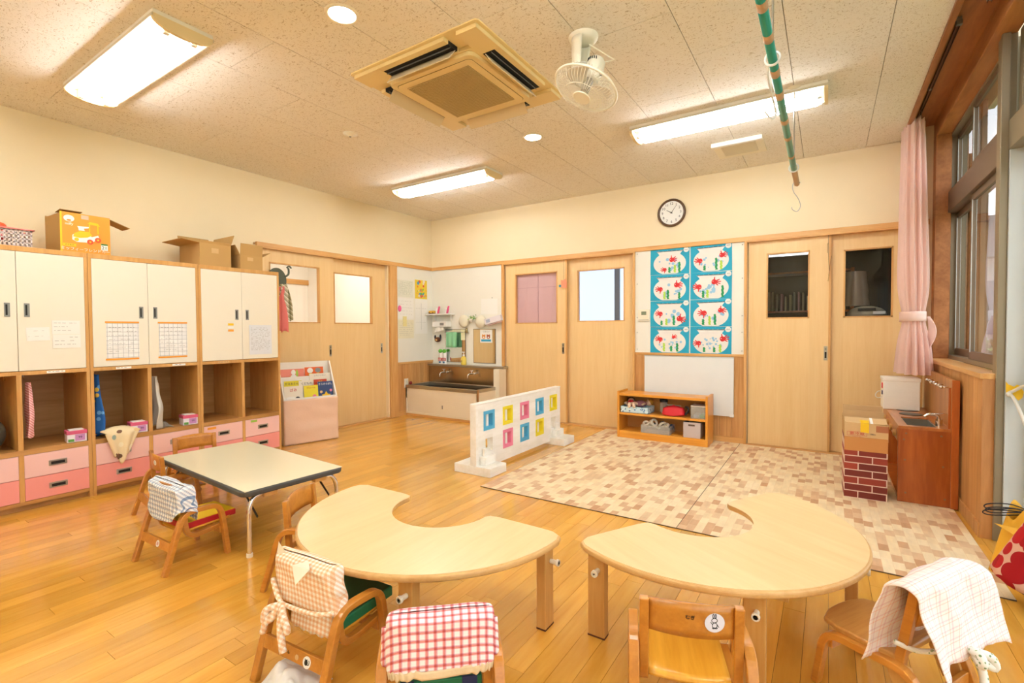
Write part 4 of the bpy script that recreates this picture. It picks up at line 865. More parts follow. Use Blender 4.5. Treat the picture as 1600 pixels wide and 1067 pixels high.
Fc = chair_arm('bare bent wood chair at the left front of the white table', -3.397, 1.175, -9)
Gc = chair_arm('bare bent wood chair between the white table and the left kidney table', -2.100, 1.272, -60.5)
# stickers
st = B().prism(circ(.026, 28), -.001, 0, 'y').obj('round_sticker', plain('sticker_lilac_white', '#e6e8f6', .4), Dc, loc=(.058, .0755, .342), rot=(.05, 0, .19))
rb_ = B(); th = .0012
def line2(b, pts, w=.0009, y=-.0013, o=(0, 0)):
    for p, q_ in zip(pts[:-1], pts[1:]):
        p, q_ = Vector(p)-Vector(o), Vector(q_)-Vector(o); d = (q_-p).normalized(); n_ = Vector((-d.y, d.x))*w
        b.prism([tuple(p+n_), tuple(q_+n_), tuple(q_-n_), tuple(p-n_)], y, y+.0003, 'y')
oc = lambda cx, cy, rx, ry, a0=0, a1=2*pi, n_=14: [(cx+rx*cos(a0+(a1-a0)*i/n_), cy+ry*sin(a0+(a1-a0)*i/n_)) for i in range(n_+1)]
ro = (.062, .342)
for pts in (oc(.061, .349, .0075, .006), oc(.058, .361, .0018, .006), oc(.064, .361, .0018, .006), oc(.062, .335, .0062, .008), [(.056, .338), (.051, .345)], [(.068, .338), (.073, .330)], oc(.059, .328, .003, .0015), oc(.066, .328, .003, .0015)): line2(rb_, pts, o=ro)
rb_.obj('rabbit_drawing', INK, st)
text('むぎ', .013, BLACK, Dc, (-.004, .0682, .352), (pi/2+.05, 0, .0), 'name_writing')
s2 = B().prism(circ(.017, 22), -.001, 0, 'y').obj('round_sticker', PAPER, Bc, loc=(.070, .0262, .116), rot=(-.25, 0, 0))
e = B().prism(circ(.0075, 14, (-.002, -.001)), -.0016, -.001, 'y').prism([(-.008, .003), (-.009, .010), (-.004, .006), (.001, .010), (.003, .003)], -.0016, -.001, 'y'); line2(e, [(.004, -.006), (.010, -.004), (.011, .004), (.008, .008)], .0012); e.obj('cat_drawing', BLACK, s2)
B().prism(circ(.008, 16), 0, .0008, 'y').obj('small_sticker', CARDL, Bc, loc=(.025, .0250, .118), rot=(-.25, 0, 0)); text('りん', .012, BLACK, Bc, (-.02, .0250, .122), (pi/2-.25, 0, 0), 'name_writing')
s3 = B().prism(circ(.015, 20), -.001, 0, 'y').obj('round_sticker', PAPER, A, loc=(.03, .0262, .118), rot=(-.25, 0, 0)); e = B(); line2(e, oc(0, 0, .007, .007)); line2(e, oc(0, 0, .003, .003)); e.obj('flower_drawing', REDI, s3)
s4 = B().prism(circ(.015, 20), -.001, 0, 'y').obj('round_sticker', PAPER, Fc, loc=(.05, .0745, .342), rot=(.05, 0, .17)); e = B(); line2(e, oc(0, 0, .006, .008)); e.obj('animal_drawing', INK, s4)
# cushions on seats (lie on the chairs: things of their own)
def cushion(lab, ch, m, m2, w, d, h, y0, z0, tilt=0):
    t = thing('seat_cushion', lab, 'cushion', ch.location, ch.rotation_euler[2]); M = Matrix.Translation((0, y0, z0)) @ Matrix.Rotation(tilt, 4, 'X')
    B().box(-w/2, 0, 0, w/2, d, h, M).obj('cushion_body', m2, t, bevel=.004); B().box(-w/2+.003, .003, h-.001, w/2-.003, d-.003, h+.002, M).obj('cushion_top', m, t, bevel=.002); return t
cushion('yellow seat cushion with red sides on the blue covered chair', A, CYEL, CRED, .212, .245, .03, .108, .167)
cushion('green seat cushion on the cream gingham covered chair', Bc, plain('cushion_green_top', '#1d5c38', .6), GREEN, .216, .25, .034, .108, .167, .02)
cc_ = cushion('green and navy seat cushion under the red check cover', Cc, plain('cushion_green_dark', '#1b5a3a', .6), GREEN, .216, .215, .034, .108, .167)
for x in (-.09, .075): B().box(x-.02, .105, .168, x+.02, .110, .203).obj('navy_tab', NAVY, cc_)
# back covers
def cover(nm, lab, ch, mat, w, t_, ztop, zbot, yc, seed, lean=.17, amp=.007, flare=0, cat='chair cover', gather=0, sag=0, hemr=0):
    """a cloth bag pulled over the backrest: closed ring section from the hem up to a rounded top"""
    n = 44; m_ = 18; b = B()
    def fn(u, v):
        a = 2*pi*u; e = .35; c, s = cos(a), sin(a); k = min(1, v*1.0)
        X = (abs(c)**e)*(1 if c >= 0 else -1)*w/2; Y = (abs(s)**.55)*(1 if s >= 0 else -1)*t_/2
        top = max(0, (v-.72)/.28); sh = sqrt(max(0, 1-top**2*.999))
        z = zbot+(ztop-zbot)*(min(v, .72)/.72*.86+.14*(1-sqrt(max(0, 1-top**2)) if False else top))
        X *= (.93+.07*sh); Y *= sh; X *= 1+flare*(1-v); Y *= 1+flare*2*(1-v)
        z += sag*(1-v)*sin(a*2+seed)
        N = noise.noise_vector(Vector((X*14+seed, Y*22, z*16+seed)))+noise.noise_vector(Vector((X*34+seed, Y*40, z*30+seed)))*.45
        if v < .22 and gather: Y += gather*sin(a*18)*(1-v/.22)
        p = Vector((X, yc+Y-(z-.30)*lean, z))+N*amp*(1 if v < .95 else .5); return tuple(p)
    b.grid(fn, n, m_, True)
    o = b.obj(nm, mat, smooth=True, solid=.003, loc=tuple(ch.location), rot=(0, 0, ch.rotation_euler[2])); md = o.modifiers.new('sub', 'SUBSURF'); md.levels = 1; md.render_levels = 1
    return tag(o, lab, cat)
BLK = check('cover_blue_check', '#f1f3f2', [(0, '#ffffff'), (.35, '#9db4d2'), (.47, '#ffffff'), (.60, '#6f8fbd'), (.68, '#e8c9a8'), (.74, '#ffffff')], 46)
BEK = check('cover_cream_gingham', '#fbf4e6', [(0, '#ffffff'), (.5, '#f6dfc8')], 62)
RDK = check('cover_red_check', '#fbf3f2', [(0, '#ffffff'), (.28, '#f3cfd2'), (.38, '#dc7f84'), (.46, '#f4c2a8'), (.50, '#dc7f84'), (.58, '#e8c4cf'), (.72, '#ffffff')], 46)
PPK = check('cover_pink_plaid', '#f9efe9', [(0, '#ffffff'), (.42, '#fae0d6'), (.50, '#ffffff'), (.72, '#f4e8ec'), (.86, '#ffffff')], 34)
cv = cover('chair_cover', 'blue white check cover bunched over a chair back', A, BLK, .30, .085, .394, .240, .100, 2.2, amp=.016, flare=.10, sag=.03, lean=.05)
cv = cover('chair_cover', 'cream gingham cover with turned up corners tied with a bow', Bc, BEK, .285, .070, .398, .250, .095, 5.1, amp=.009, flare=.02, lean=.05)
lw = B().grid(lambda u, v: ((u-.5)*.19+.02, .030+.012*v-.03*sin(pi*u)*.3, .20+.09*v+.004*sin(u*30)), 16, 6).obj('lower_flap', BEK, cv, smooth=True, solid=.003, loc=(0, .05, -.03))
bw_ = B()
bw_.tube(smoothpath([(-.135, .005, .335), (-.09, -.012, .30), (-.055, -.02, .285)]), .008, 8); bw_.tube(smoothpath([(-.045, -.02, .285), (.02, -.018, .285), (.09, -.01, .287), (.14, .015, .29)]), .007, 8)
bw_.tube(smoothpath([(-.05, -.022, .285), (-.085, -.05, .275), (-.095, -.055, .24), (-.075, -.045, .245), (-.055, -.03, .275)]), .011, 8); bw_.tube(smoothpath([(-.05, -.022, .285), (-.01, -.05, .275), (.015, -.055, .245), (.0, -.045, .23), (-.04, -.03, .275)]), .011, 8)
bw_.tube(smoothpath([(-.05, -.03, .28), (-.085, -.05, .245), (-.10, -.058, .20)]), .010, 8); bw_.tube(smoothpath([(-.045, -.03, .28), (-.015, -.055, .23), (.01, -.065, .175)]), .011, 8); bw_.ell((-.05, -.028, .284), (.013, .012, .014), 12, 8)
bw_.obj('bow', BEK, cv, smooth=True, loc=(0, .055, -.027))
B().add([(-.15, .02, .42), (-.105, .03, .432), (-.128, .015, .482), (-.15, .05, .43)], [(0, 1, 2), (1, 3, 2), (3, 0, 2)]).obj('turned_corner', plain('cover_lining_cream', '#f8ecd2', .85), cv, solid=.002, loc=(.02, .05, -.048))
B().add([(.0, -.012, .437), (.07, -.004, .437), (.045, -.035, .398), (.035, .02, .445)], [(0, 1, 2), (0, 3, 1)]).obj('turned_corner', MC['cover_lining_cream'], cv, solid=.002, loc=(0, .045, -.043))
cv = cover('chair_cover', 'red and white check cover with a gathered cream hem', Cc, RDK, .272, .074, .396, .258, .098, 8.4, amp=.004, flare=.03, lean=.05)
def hem(u, v):
    a = 2*pi*u; c, s = cos(a), sin(a); X = (abs(c)**.35)*(1 if c >= 0 else -1)*.137*(1-.02*v); Y = (abs(s)**.55)*(1 if s >= 0 else -1)*.041; z = .263-.022*v+.003*sin(a*21); return (X, .098+Y*(1+.07*sin(a*34))-(z-.30)*.05, z)
B().grid(hem, 120, 4, True).obj('gathered_hem', plain('hem_cream', '#ead3a8', .85, bump=.2), cv, smooth=True, solid=.003)
for sx in (-1, 1): B().grid(lambda u, v: (sx*(.134+.014*sin(pi*u)+.004*v), .10+.03*(u-.5), .365-.10*v-.012*u+.004*sin(v*9)), 6, 12).obj('side_flap', RDK, cv, smooth=True, solid=.003)
rg_ = B().grid(lambda u, v: (-.09+.17*u+.01*sin(v*7), -.04+.20*v, .010+.085*sin(pi*u)**.8*sin(pi*min(1, v*1.1))*(.55+.9*abs(noise.noise(Vector((u*4, v*4, 3)))))), 26, 26).obj('floor_cloth', spots('cloth_white_print', '#eee8dc', ['#c3c4c6', '#dfd2b6', '#9aa4ae'], 9, .3), smooth=True, solid=.003, loc=(-1.40, .80, 0)); tag(rg_, 'crumpled off-white printed cloth on the floor under the gingham covered chair', 'cloth')
# H chair : stool type with low side arches
Hx = thing('toddler_chair', 'wooden stool type chair with striped seat and pink plaid cloth on its back', 'chair', (.285, 1.775, 0), radians(60), 'bent wood toddler chairs')
HP = [(p.x, p.y) for p in smoothpath([Vector((a, b_, 0)) for a, b_ in [(-.04, 0), (-.015, .08), (.01, .145), (.03, .172), (.06, .182), (.13, .180), (.20, .178), (.235, .168), (.252, .14), (.262, .08), (.275, 0)]], 3)]
for s in (-1, 1):
    B().strip(HP, .022, s*.135-.014, s*.135+.014).obj('side_frame', CHW, Hx, bevel=.003)
    B().strip([(.060, .165), (.055, .21), (.035, .33), (.022, .412)], .024, s*.112-.013, s*.112+.013).obj('back_upright', CHW, Hx, bevel=.003)
    B().prism([(.00, .10), (.05, .075), (.085, .15), (.085, .185), (.03, .185)], s*.118-.006, s*.118+.006, 'x').obj('corner_plate', TLEG, Hx, bevel=.002)
    B().cyl((s*.126, .045, .13), (s*.128, .045, .13), .007, n=12).obj('screw_cap', IVORY, Hx)
sp = [(.125, .06), (.132, .14), (.13, .22), (.11, .268), (.06, .285), (0, .29), (-.06, .285), (-.11, .268), (-.13, .22), (-.132, .14), (-.125, .06)]
B().prism(sp, .186, .206).obj('seat', CHM, Hx, bevel=.006, seg=3)
B().grid(lambda u, v: ((u-.5)*.205, .020-.030*v-.016*(1-(2*u-1)**2)+.012, .30+.09*v), 12, 4).obj('backrest', CHW, Hx, smooth=True, solid=.010)
B().boxc((0, .24, .14), (.25, .014, .035)).obj('front_stretcher', CHW, Hx, bevel=.002); B().boxc((0, -.0, .10), (.25, .014, .04)).obj('rear_stretcher', CHW, Hx, bevel=.002)
# the pink plaid cloth: an open saddle over the backrest, hanging on both sides
def saddle(u, v):
    x = (v-.5)*.36; s = (u-.5)*2; a = abs(s)
    if a < .28: y = .02+s*.14; z = .447-.02*(a/.28)**2
    else:
        k = (a-.28)/.72; y = .02+(1 if s > 0 else -1)*(.040+.024*k+.012*k*k); z = .427-(.235 if s > 0 else .19)*k
    edge = abs(v-.5)*2; z -= .018*edge**6; y *= (1+.25*edge**3*a)
    N = noise.noise_vector(Vector((x*13, s*2.2, 5.5)))*.018+noise.noise_vector(Vector((x*30, s*5, 2.5)))*.006
    return (x+N.x, y+N.y+.008*sin(x*36+s)*a, z+N.z*.6)
cvH = B().grid(saddle, 40, 34).obj('chair_cover', PPK, smooth=True, solid=.003, loc=tuple(Hx.location), rot=(0, 0, Hx.rotation_euler[2])); tag(cvH, 'pale pink plaid cloth draped over the back of the striped seat chair', 'chair cover')
FLO = spots('tie_floral', '#f1efe4', ['#7f9a6a', '#a4b88a'], 90, .3)
td = B().tube(smoothpath([(-.14, .06, .25), (-.10, .02, .235), (-.03, -.03, .245), (0, -.045, .25)]), .007, 8).tube(smoothpath([(0, -.05, .25), (.01, -.075, .20), (-.015, -.09, .13), (-.005, -.10, .07)]), .010, 8).tube(smoothpath([(0, -.05, .25), (.04, -.08, .235), (.05, -.085, .205), (.02, -.065, .225), (0, -.05, .25)]), .011, 8).tube(smoothpath([(.0, -.05, .25), (-.03, -.085, .26), (-.035, -.09, .24), (0, -.06, .245)]), .010, 8)
td.obj('tie_bow', FLO, cvH, smooth=True)

# ================================================================== PLAY PARTITION
pt = thing('play_partition', 'white play partition with coloured square windows', 'partition', (-2.285, 2.985, 0))
Lp, Hp, tp = 1.37, .535, .055
cols = 5; cw_ = .205; y0s = [.09+.262*k for k in range(5)]; wh = .085   # window centres and half hole
ys = [.145+.27*k for k in range(5)]; zu, zl = .40, .205; hw, hh = .050, .052
pb_ = B(); cuts = [(y, zu) for y in ys]+[(ys[k], zl) for k in (1, 2, 3)]+[(ys[0], .195), (ys[4], .195)]
yb = sorted(set([0, Lp]+[y-hw for y in ys]+[y+hw for y in ys])); zb = [0.03, zl-hh, zl+hh, zu-hh, zu+hh, Hp]
for i in range(len(yb)-1):
    for j in range(len(zb)-1):
        yc, zc = (yb[i]+yb[i+1])/2, (zb[j]+zb[j+1])/2
        if any(abs(yc-a) < hw and abs(zc-c) < hh for a, c in cuts): continue
        pb_.box(-tp/2, yb[i], zb[j], tp/2, yb[i+1], zb[j+1])
pb_.obj('panel', WHITEW, pt)
B().box(-tp/2-.004, -.004, Hp, tp/2+.004, Lp+.004, Hp+.012).obj('top_cap', WHITEW, pt, bevel=.005); B().box(-tp/2-.002, -.03, .03, tp/2+.002, 0, Hp+.012).obj('end_post', WHITEW, pt, bevel=.003)
cs = {('u', 0): BLUE, ('u', 1): YEL, ('u', 2): PNK, ('u', 3): BLUE, ('u', 4): YEL, ('l', 1): PNK, ('l', 2): BLUE, ('l', 3): YEL}
for (r_r, k), mm in cs.items():
    zc = zu if r_r == 'u' else zl; yc = ys[k]; f = .025; g = B()
    for s in (-1, 1):
        x0, x1 = (tp/2-.001, tp/2+.003) if s > 0 else (-tp/2-.003, -tp/2+.001)
        g.box(x0, yc-hw-f, zc-hh-f, x1, yc-hw, zc+hh+f).box(x0, yc+hw, zc-hh-f, x1, yc+hw+f, zc+hh+f).box(x0, yc-hw, zc-hh-f, x1, yc+hw, zc-hh).box(x0, yc-hw, zc+hh, x1, yc+hw, zc+hh+f)
    for (a, b_, c, d) in ((-hw, -hw+.003, -hh, hh), (hw-.003, hw, -hh, hh), (-hw, hw, hh-.003, hh), (-hw, hw, -hh, -hh+.003)): g.box(-tp/2, yc+a, zc+c, tp/2, yc+b_, zc+d)
    fo = g.obj('colour_frame', mm, pt)
    B().box(-.012, yc-.013, zc-hh, .012, yc+.013, zc+hh).obj('bar', WHITEW, fo)
for y0, y1, xa, xb in ((-.035, .185, -.185, .165), (Lp-.22, Lp+.0, -.165, .185)):
    ft = B().box(xa, y0, 0, xb, y1, .068).obj('foot_board', WHITEW, pt, bevel=.004)
    B().box(.03, y0+.05, .068, .085, y1-.03, .135).obj('foot_step', WHITEW, ft, bevel=.004); B().box(.03, y0+.08, .135, .055, y1-.06, .19).obj('foot_block', WHITEW, ft, bevel=.003)

# ================================================================== LOW SHELF
ls = thing('low_shelf', 'low orange wooden shelf with two levels holding toys', 'shelf', (-1.815, 4.775, MZ)); Wd, Dp, Hh = .885, .265, .475
for x in (0, Wd-.022): B().box(x, 0, 0, x+.022, Dp, Hh).obj('side_panel', ORSV, ls, bevel=.004)
B().box(.022, .004, .43, Wd-.022, Dp, .455).obj('top_board', ORSH, ls, bevel=.002); B().box(.022, .006, .235, Wd-.022, Dp, .257).obj('shelf_board', ORSH, ls, bevel=.002); B().box(.022, .006, .05, Wd-.022, Dp, .07).obj('bottom_board', ORSH, ls); B().box(.022, .006, .0, Wd-.022, .025, .05).obj('kick_board', ORSH, ls); B().box(.022, Dp-.008, .05, Wd-.022, Dp, .43).obj('back_panel', plain('shelf_back', '#c99552', .6), ls)
SX, SY, SZ = -1.815, 4.775, MZ
def tray(lab, x, y, w, d, h, m, z, nm='storage_tray', cat='tray', th=.004, flare=.0):
    t = thing(nm, lab, cat, (x, y, z)); 
    B().box(0, 0, 0, w, d, th).obj('bottom', m, t); B().box(0, 0, 0, w, th, h).obj('wall', m, t); B().box(0, d-th, 0, w, d, h).obj('wall', m, t); B().box(0, 0, 0, th, d, h).obj('wall', m, t); B().box(w-th, 0, 0, w, d, h).obj('wall', m, t); return t
z1 = SZ+.257; z0 = SZ+.07
tray('pale blue printed box full of dolls on the upper shelf', SX+.03, SY+.02, .29, .20, .062, spots('tray_blue_print', '#cfe6ee', ['#7fa6c4', '#eef4f4', '#5f83a8', '#a8cfdc'], 42, .42), z1, 'toy_tray')
SKIN = plain('doll_skin', '#f2d3b4', .6); RDT = spots('doll_red_dots', '#b8242c', ['#f3e4da'], 60, .25)
def doll(x, y, z, rz, lab, body, hair):
    t = thing('rag_doll', lab, 'doll', (x, y, z-.02), rz); t.scale = (1.35, 1.2, 1.35)
    B().ell((0, 0, .03), (.03, .055, .026), 14, 9).obj('body', body, t, smooth=True); h_ = B().ell((0, .075, .038), (.027, .027, .026), 14, 10).obj('head', SKIN, t, smooth=True); B().ell((0, .085, .045), (.030, .026, .026), 14, 9).obj('hair', plain(hair[0], hair[1], .9), h_, smooth=True)
    for s in (-1, 1): B().tube(smoothpath([(s*.012, -.03, .03), (s*.016, -.07, .035), (s*.018, -.115, .02)]), .013, 8, r2=.011).obj('leg', SKIN, t, smooth=True); B().tube([(s*.025, .03, .035), (s*.05, .0, .03)], .008, 8).obj('arm', SKIN, t, smooth=True)
doll(SX+.11, SY+.12, z1+.062, .35, 'rag doll in red dotted clothes lying in the blue tray', RDT, ('doll_hair_brown', '#5b3a22')); doll(SX+.20, SY+.14, z1+.062, -1.0, 'rag doll with a mauve dress behind the red dotted doll', plain('doll_mauve', '#a06a74', .8), ('doll_hair_ochre', '#b98a2c'))
jr = thing('clear_jar', 'clear jar with black lid on the upper shelf', 'jar', (SX+.425, SY+.19, z1)); B().lathe([(0, .002), (.034, .002), (.038, .01), (.038, .10), (.03, .115)]).obj('glass_body', plastic('jar_clear', '#e8e4d8', .35), jr, smooth=True); B().cyl((0, 0, .112), (0, 0, .138), .040, n=24).obj('lid', BLACK, jr, bevel=.003); B().lathe([(0, .004), (.03, .004), (.03, .06), (0, .06)]).obj('contents', plain('jar_contents', '#cbbf9d', .8), jr)
rbg = thing('red_pouch', 'red soft zip pouch bulging on the upper shelf', 'pouch', (SX+.55, SY+.085, z1), -.1)
B().grid(lambda u, v: ((1-.10*sin(pi*v))*.118*(abs(cos(2*pi*u))**.55)*(1 if cos(2*pi*u) >= 0 else -1)*(1 if v < .5 else 1-(v-.5)*.25)*min(1, (1-v)*5+.0)*min(1, .35+v*6) , .062*(abs(sin(2*pi*u))**.7)*(1 if sin(2*pi*u) >= 0 else -1)*(1-.5*v)*min(1, (1-v)*5), .002+.105*v-.012*abs(cos(2*pi*u))*v+.004*sin(9*u)), 36, 12, True).obj('body', REDB, rbg, smooth=True)
B().tube(smoothpath([(.11, 0, .02), (.135, .02, .05), (.13, .03, .085), (.10, .03, .09)]), .011, 8).obj('strap', BLACK, rbg, smooth=True); B().box(-.07, -.004, .098, .07, .004, .106).obj('zip', GREYH, rbg)
CLP = plastic('clear_plastic', '#e2ddd2', .32); 
t = tray('clear plastic box with green and blue pieces on the upper shelf', SX+.725, SY+.03, .13, .17, .115, CLP, z1, 'clear_box', 'box'); B().box(-.003, -.003, .113, .133, .173, .121).obj('lid', plain('lid_clear', '#e0d8ca', .4), t, bevel=.002)
for i, (xx, m) in enumerate(((.02, '#7f9cc0'), (.075, '#4ea24a'))): o = B().box(0, 0, 0, .045, .12, .03).obj('toy_brick', plain('piece%d' % i, m, .5), bevel=.003, loc=(SX+.725+xx, SY+.05, z1+.005)); tag(o, ['pale blue toy piece in the clear box', 'green toy piece in the clear box'][i], 'toy')
t = tray('clear grey tray of rattles on the lower shelf', SX+.245, SY+.015, .285, .20, .078, CLP, z0, 'clear_tray', 'tray')
rt_ = random.Random(9)
for i in range(9):
    x, y = SX+.28+.028*i, SY+.07+.09*(i % 3)/2; r = .026+.009*rt_.random()
    if i % 3 == 0: o = B().lathe([(r*.6, -.01), (r*1.1, -.008), (r*1.25, 0), (r*1.1, .008), (r*.6, .01), (r*.6, -.01)], n=20).obj('toy_ring', plain('toy_ring_cream', '#e3ddcc', .5), smooth=True, loc=(x, y, z0+.088+.014*(i % 2)), rot=(.6, .4*i, 0)); tag(o, ['patterned toy ring at the left end of the clear tray', 'patterned toy ring in the middle of the clear tray', 'patterned toy ring at the right end of the clear tray'][i//3], 'toy')
    else: o = B().ell((0, 0, 0), (r, r, r), 14, 10).obj('toy_ball', spots('ball_print%d' % (i % 3), ['#e9e4d4', '#e9e4d4', '#39506c'][i % 3], ['#8d8a80', '#c9b56a', '#f0f0ea'], 60, .35), smooth=True, loc=(x, y, z0+.055+.022*(i % 2))); tag(o, 'small printed ball in the clear tray on the lower shelf', 'toy', 'balls in the clear tray')
o = B().grid(lambda u, v: (SX+.325+.03*(u-.5)*2, SY+.09+.05*(v-.5), z0+.08+.045*sin(pi*u)*sin(pi*v)), 12, 10).obj('toy_cloth', spots('cloth_dots', '#e8e2d4', ['#5b5048'], 90, .3), smooth=True, solid=.003); tag(o, 'dotted cloth toy heaped highest in the clear tray', 'toy')
t = tray('frosted tall storage box with a handle hole on the lower shelf', SX+.66, SY+.02, .155, .20, .148, plastic('frosted_plastic', '#dcd2cc', .85), z0, 'storage_box', 'box'); B().box(-.001, -.001, .0, .156, .001, .148).obj('front_face', plastic('frosted_front', '#d6c6c2', .8), t); B().box(.045, -.003, .112, .105, -.001, .128).obj('handle_hole', plain('hole_brown', '#5a4436', .6), t)
o = B().ell((SX+.735, SY+.10, z0+.045), (.05, .06, .04), 14, 9).obj('soft_toy', plain('toy_lime', '#cfd8a0', .8), smooth=True); tag(o, 'pale lime soft toy inside the frosted box', 'toy')

# ================================================================== NOTICE BOARD ARTWORKS
YA = YB-.0165
def artwork(c, r, lab, hands, weeds, blobs, seed):
    x0, x1 = ((-1.576, -1.180), (-1.168, -.782))[c]; z1_ = 1.950-.2715*r; z0_ = z1_-.268; w, h = (x1-x0)/2, .134; rs = random.Random(seed)
    t = thing('fishbowl_artwork', lab, 'artwork', ((x0+x1)/2, YA, (z0_+z1_)/2), 0, 'handprint fish bowl artworks', rot=(0, rs.uniform(-.012, .012), 0))
    B().box(-w, -.001, -h, w, 0, h).obj('card', CARDB, t)
    P = [(.165*cos(a)*1.0, -.022+.118*sin(a)) for a in [radians(-65)+radians(115)*i/16 for i in range(17)]]
    P = [p for p in P if p[1] < .075]
    P += [(.115, .085), (.135, .108)]
    for i in range(13): P.append((.135-.27*i/12, .104+(.008 if i % 2 else -.002)))
    P += [(-.135, .108), (-.115, .085)]+[(-p[0], p[1]) for p in reversed(P[:P.index((.115, .085))])]
    B().prism(P, -.0018, -.001, 'y').obj('bowl', BOWL, t)
    B().prism(circ(.027, 20, (w-.032, h-.025)), -.0022, -.001, 'y').obj('name_disc', BOWL, t); e = B()
    for k in range(3): line2(e, [(w-.045+.010*k, h-.025), (w-.039+.010*k, h-.022)], .0018, -.0026)
    e.obj('name_marks', INK, t)
    b = B()
    for k in range(blobs):
        rr_ = rs.uniform(.007, .022) if blobs < 16 else rs.uniform(.004, .014); a, q_ = rs.uniform(0, 2*pi), sqrt(rs.random()); b.prism(circ(rr_, 9, (.12*q_*cos(a), -.03+.06*q_*sin(a)), rs.random()), -.0021-.00002*k, -.0018, 'y')
    b.obj('sponge_print', BLOB, t, kind='stuff')
    for (x, hh_, lime) in weeds:
        n = 10; L = [(x-.011+.004*sin(k*1.9)*(1-k/n*.3), -.118+hh_*k/n) for k in range(n)]; Rr = [(x+.011+.004*sin(k*1.9+1)*(1-k/n*.3), -.118+hh_*k/n) for k in range(n)]
        B().prism(L+[(x, -.118+hh_)]+Rr[::-1], -.0028, -.0021, 'y').obj('seaweed', LIME if lime else WEED, t)
    for (x, z, ang, sc) in hands:
        M = Matrix.Translation((x, 0, z)) @ Matrix.Rotation(-radians(ang), 4, 'Y'); e = B()
        e.prism([(p[0]*.9, p[1]) for p in circ(.024*sc, 16)], -.0034, -.0027, 'y', M)
        for k, (fa, fl) in enumerate(((-38, .040), (-14, .048), (8, .050), (30, .044), (88, .036))):
            d = Vector((cos(radians(fa)), sin(radians(fa)))); s_ = Vector((-d.y, d.x))*.0052*sc; a_ = d*.016*sc; b_ = d*fl*sc*1.15
            e.prism([tuple(a_+s_), tuple(b_+s_*.8), tuple(b_+d*.004), tuple(b_-s_*.8), tuple(a_-s_)], -.0034-.00003*(k+1), -.0027, 'y', M)
        e.obj('handprint', HAND, t); B().prism(circ(.0035*sc, 8), -.0039, -.0034, 'y', M @ Matrix.Translation((-.010, 0, .006))).obj('fish_eye', BOWL, t)
ART = [
 (0, 0, 'topmost fish bowl picture of the left column, both handprint fish swimming low and high', [(-.045, -.085, 175, .8), (.02, .015, 5, 1)], [(.0, .06, 0), (.055, .08, 1), (.10, .11, 0)], 14),
 (1, 0, 'topmost fish bowl picture of the right column, with a long pale streak', [(-.10, -.02, 170, 1), (.10, .02, 10, 1)], [(-.06, .05, 0), (.05, .12, 0), (.095, .09, 1)], 18),
 (0, 1, 'second fish bowl picture of the left column, tall weed left of its middle', [(-.09, -.015, 175, 1), (.07, .025, 0, 1.1)], [(-.05, .08, 1), (-.015, .10, 0), (.10, .07, 0)], 11),
 (1, 1, 'second fish bowl picture of the right column, upper fish in the middle', [(-.11, -.01, 175, 1.1), (.03, .035, -5, 1.1)], [(-.07, .07, 0), (-.03, .08, 1), (.11, .12, 0)], 15),
 (0, 2, 'third fish bowl picture of the left column, right fish hanging low', [(-.09, .0, 170, 1), (.10, -.05, -15, 1.2)], [(-.08, .05, 0), (-.03, .07, 1), (.045, .10, 0)], 13),
 (1, 2, 'third fish bowl picture of the right column, three weeds near its middle', [(-.06, .0, 175, 1.1), (.09, .025, -5, 1)], [(-.07, .06, 0), (-.01, .09, 1), (.04, .11, 0)], 14),
 (0, 3, 'lowest fish bowl picture of the left column, with a small upper fish', [(-.09, .005, 165, 1), (.04, .03, 20, .7)], [(-.055, .09, 1), (.02, .06, 0), (.08, .09, 0)], 20),
 (1, 3, 'lowest fish bowl picture of the right column, fishes far apart', [(-.11, -.03, 180, 1), (.11, .015, 10, 1.1)], [(-.06, .05, 0), (.035, .05, 0), (.09, .08, 1)], 20)]
for i, (c, r, lab, hs, ws, nb) in enumerate(ART): artwork(c, r, lab, hs, ws, nb, 20+i)
th_ = thing('wall_controller', 'white wall controller with a grey display left of the fish bowl pictures', 'control panel', (-1.645, YA, 1.262)); B().box(-.062, -.014, -.062, .062, 0, .062).obj('housing', IVORY, th_, bevel=.004); B().box(-.025, -.0155, .005, .028, -.013, .042).obj('display', plain('lcd_olive', '#7d8468', .3), th_); B().box(-.055, -.0148, -.05, .055, -.0142, -.046).obj('flap_line', GREYH, th_)
wbrd = thing('whiteboard', 'pale grey whiteboard leaning under the notice board', 'whiteboard', (-1.63, YB-.05, .262)); B().box(0, 0, 0, .873, .02, .572).obj('board', plain('whiteboard_grey', '#eef2f1', .25), wbrd, bevel=.002); B().box(0, -.002, .566, .873, .022, .576).obj('top_edge', ALU, wbrd)
for x in (0, .84): B().box(x, -.006, -.006, x+.036, .024, .022).obj('corner_piece', WHITE, wbrd, bevel=.003)

# ================================================================== SINK
sk = thing('wash_sink', 'low stainless steel sink on a cream cupboard in the far corner', 'sink', (-4.655, 4.575, 0)); Ws, Ds = 1.185, .548; SCM = plain('sink_cupboard_cream', '#f2e6cc', .45)
B().box(.0, .015, 0, Ws, Ds-.02, .03).obj('plinth', TRIMX, sk); B().box(0, .01, .03, Ws, .03, .05).obj('bottom_rail', SCM, sk); B().box(0, .01, .235, Ws, .03, .365).obj('front_rail', SCM, sk); B().box(0, .01, .05, .02, Ds, .365).obj('side_panel', SCM, sk); B().box(Ws-.02, .01, .03, Ws, Ds, .365).obj('side_panel', SCM, sk)
d1 = B().box(.02, .018, .052, .61, .026, .234).obj('sliding_door', SCM, sk); d2 = B().box(.59, .010, .052, Ws-.02, .018, .234).obj('sliding_door', SCM, sk); B().box(.625, .008, .13, .635, .011, .175).obj('finger_slot', BLACK, d2)
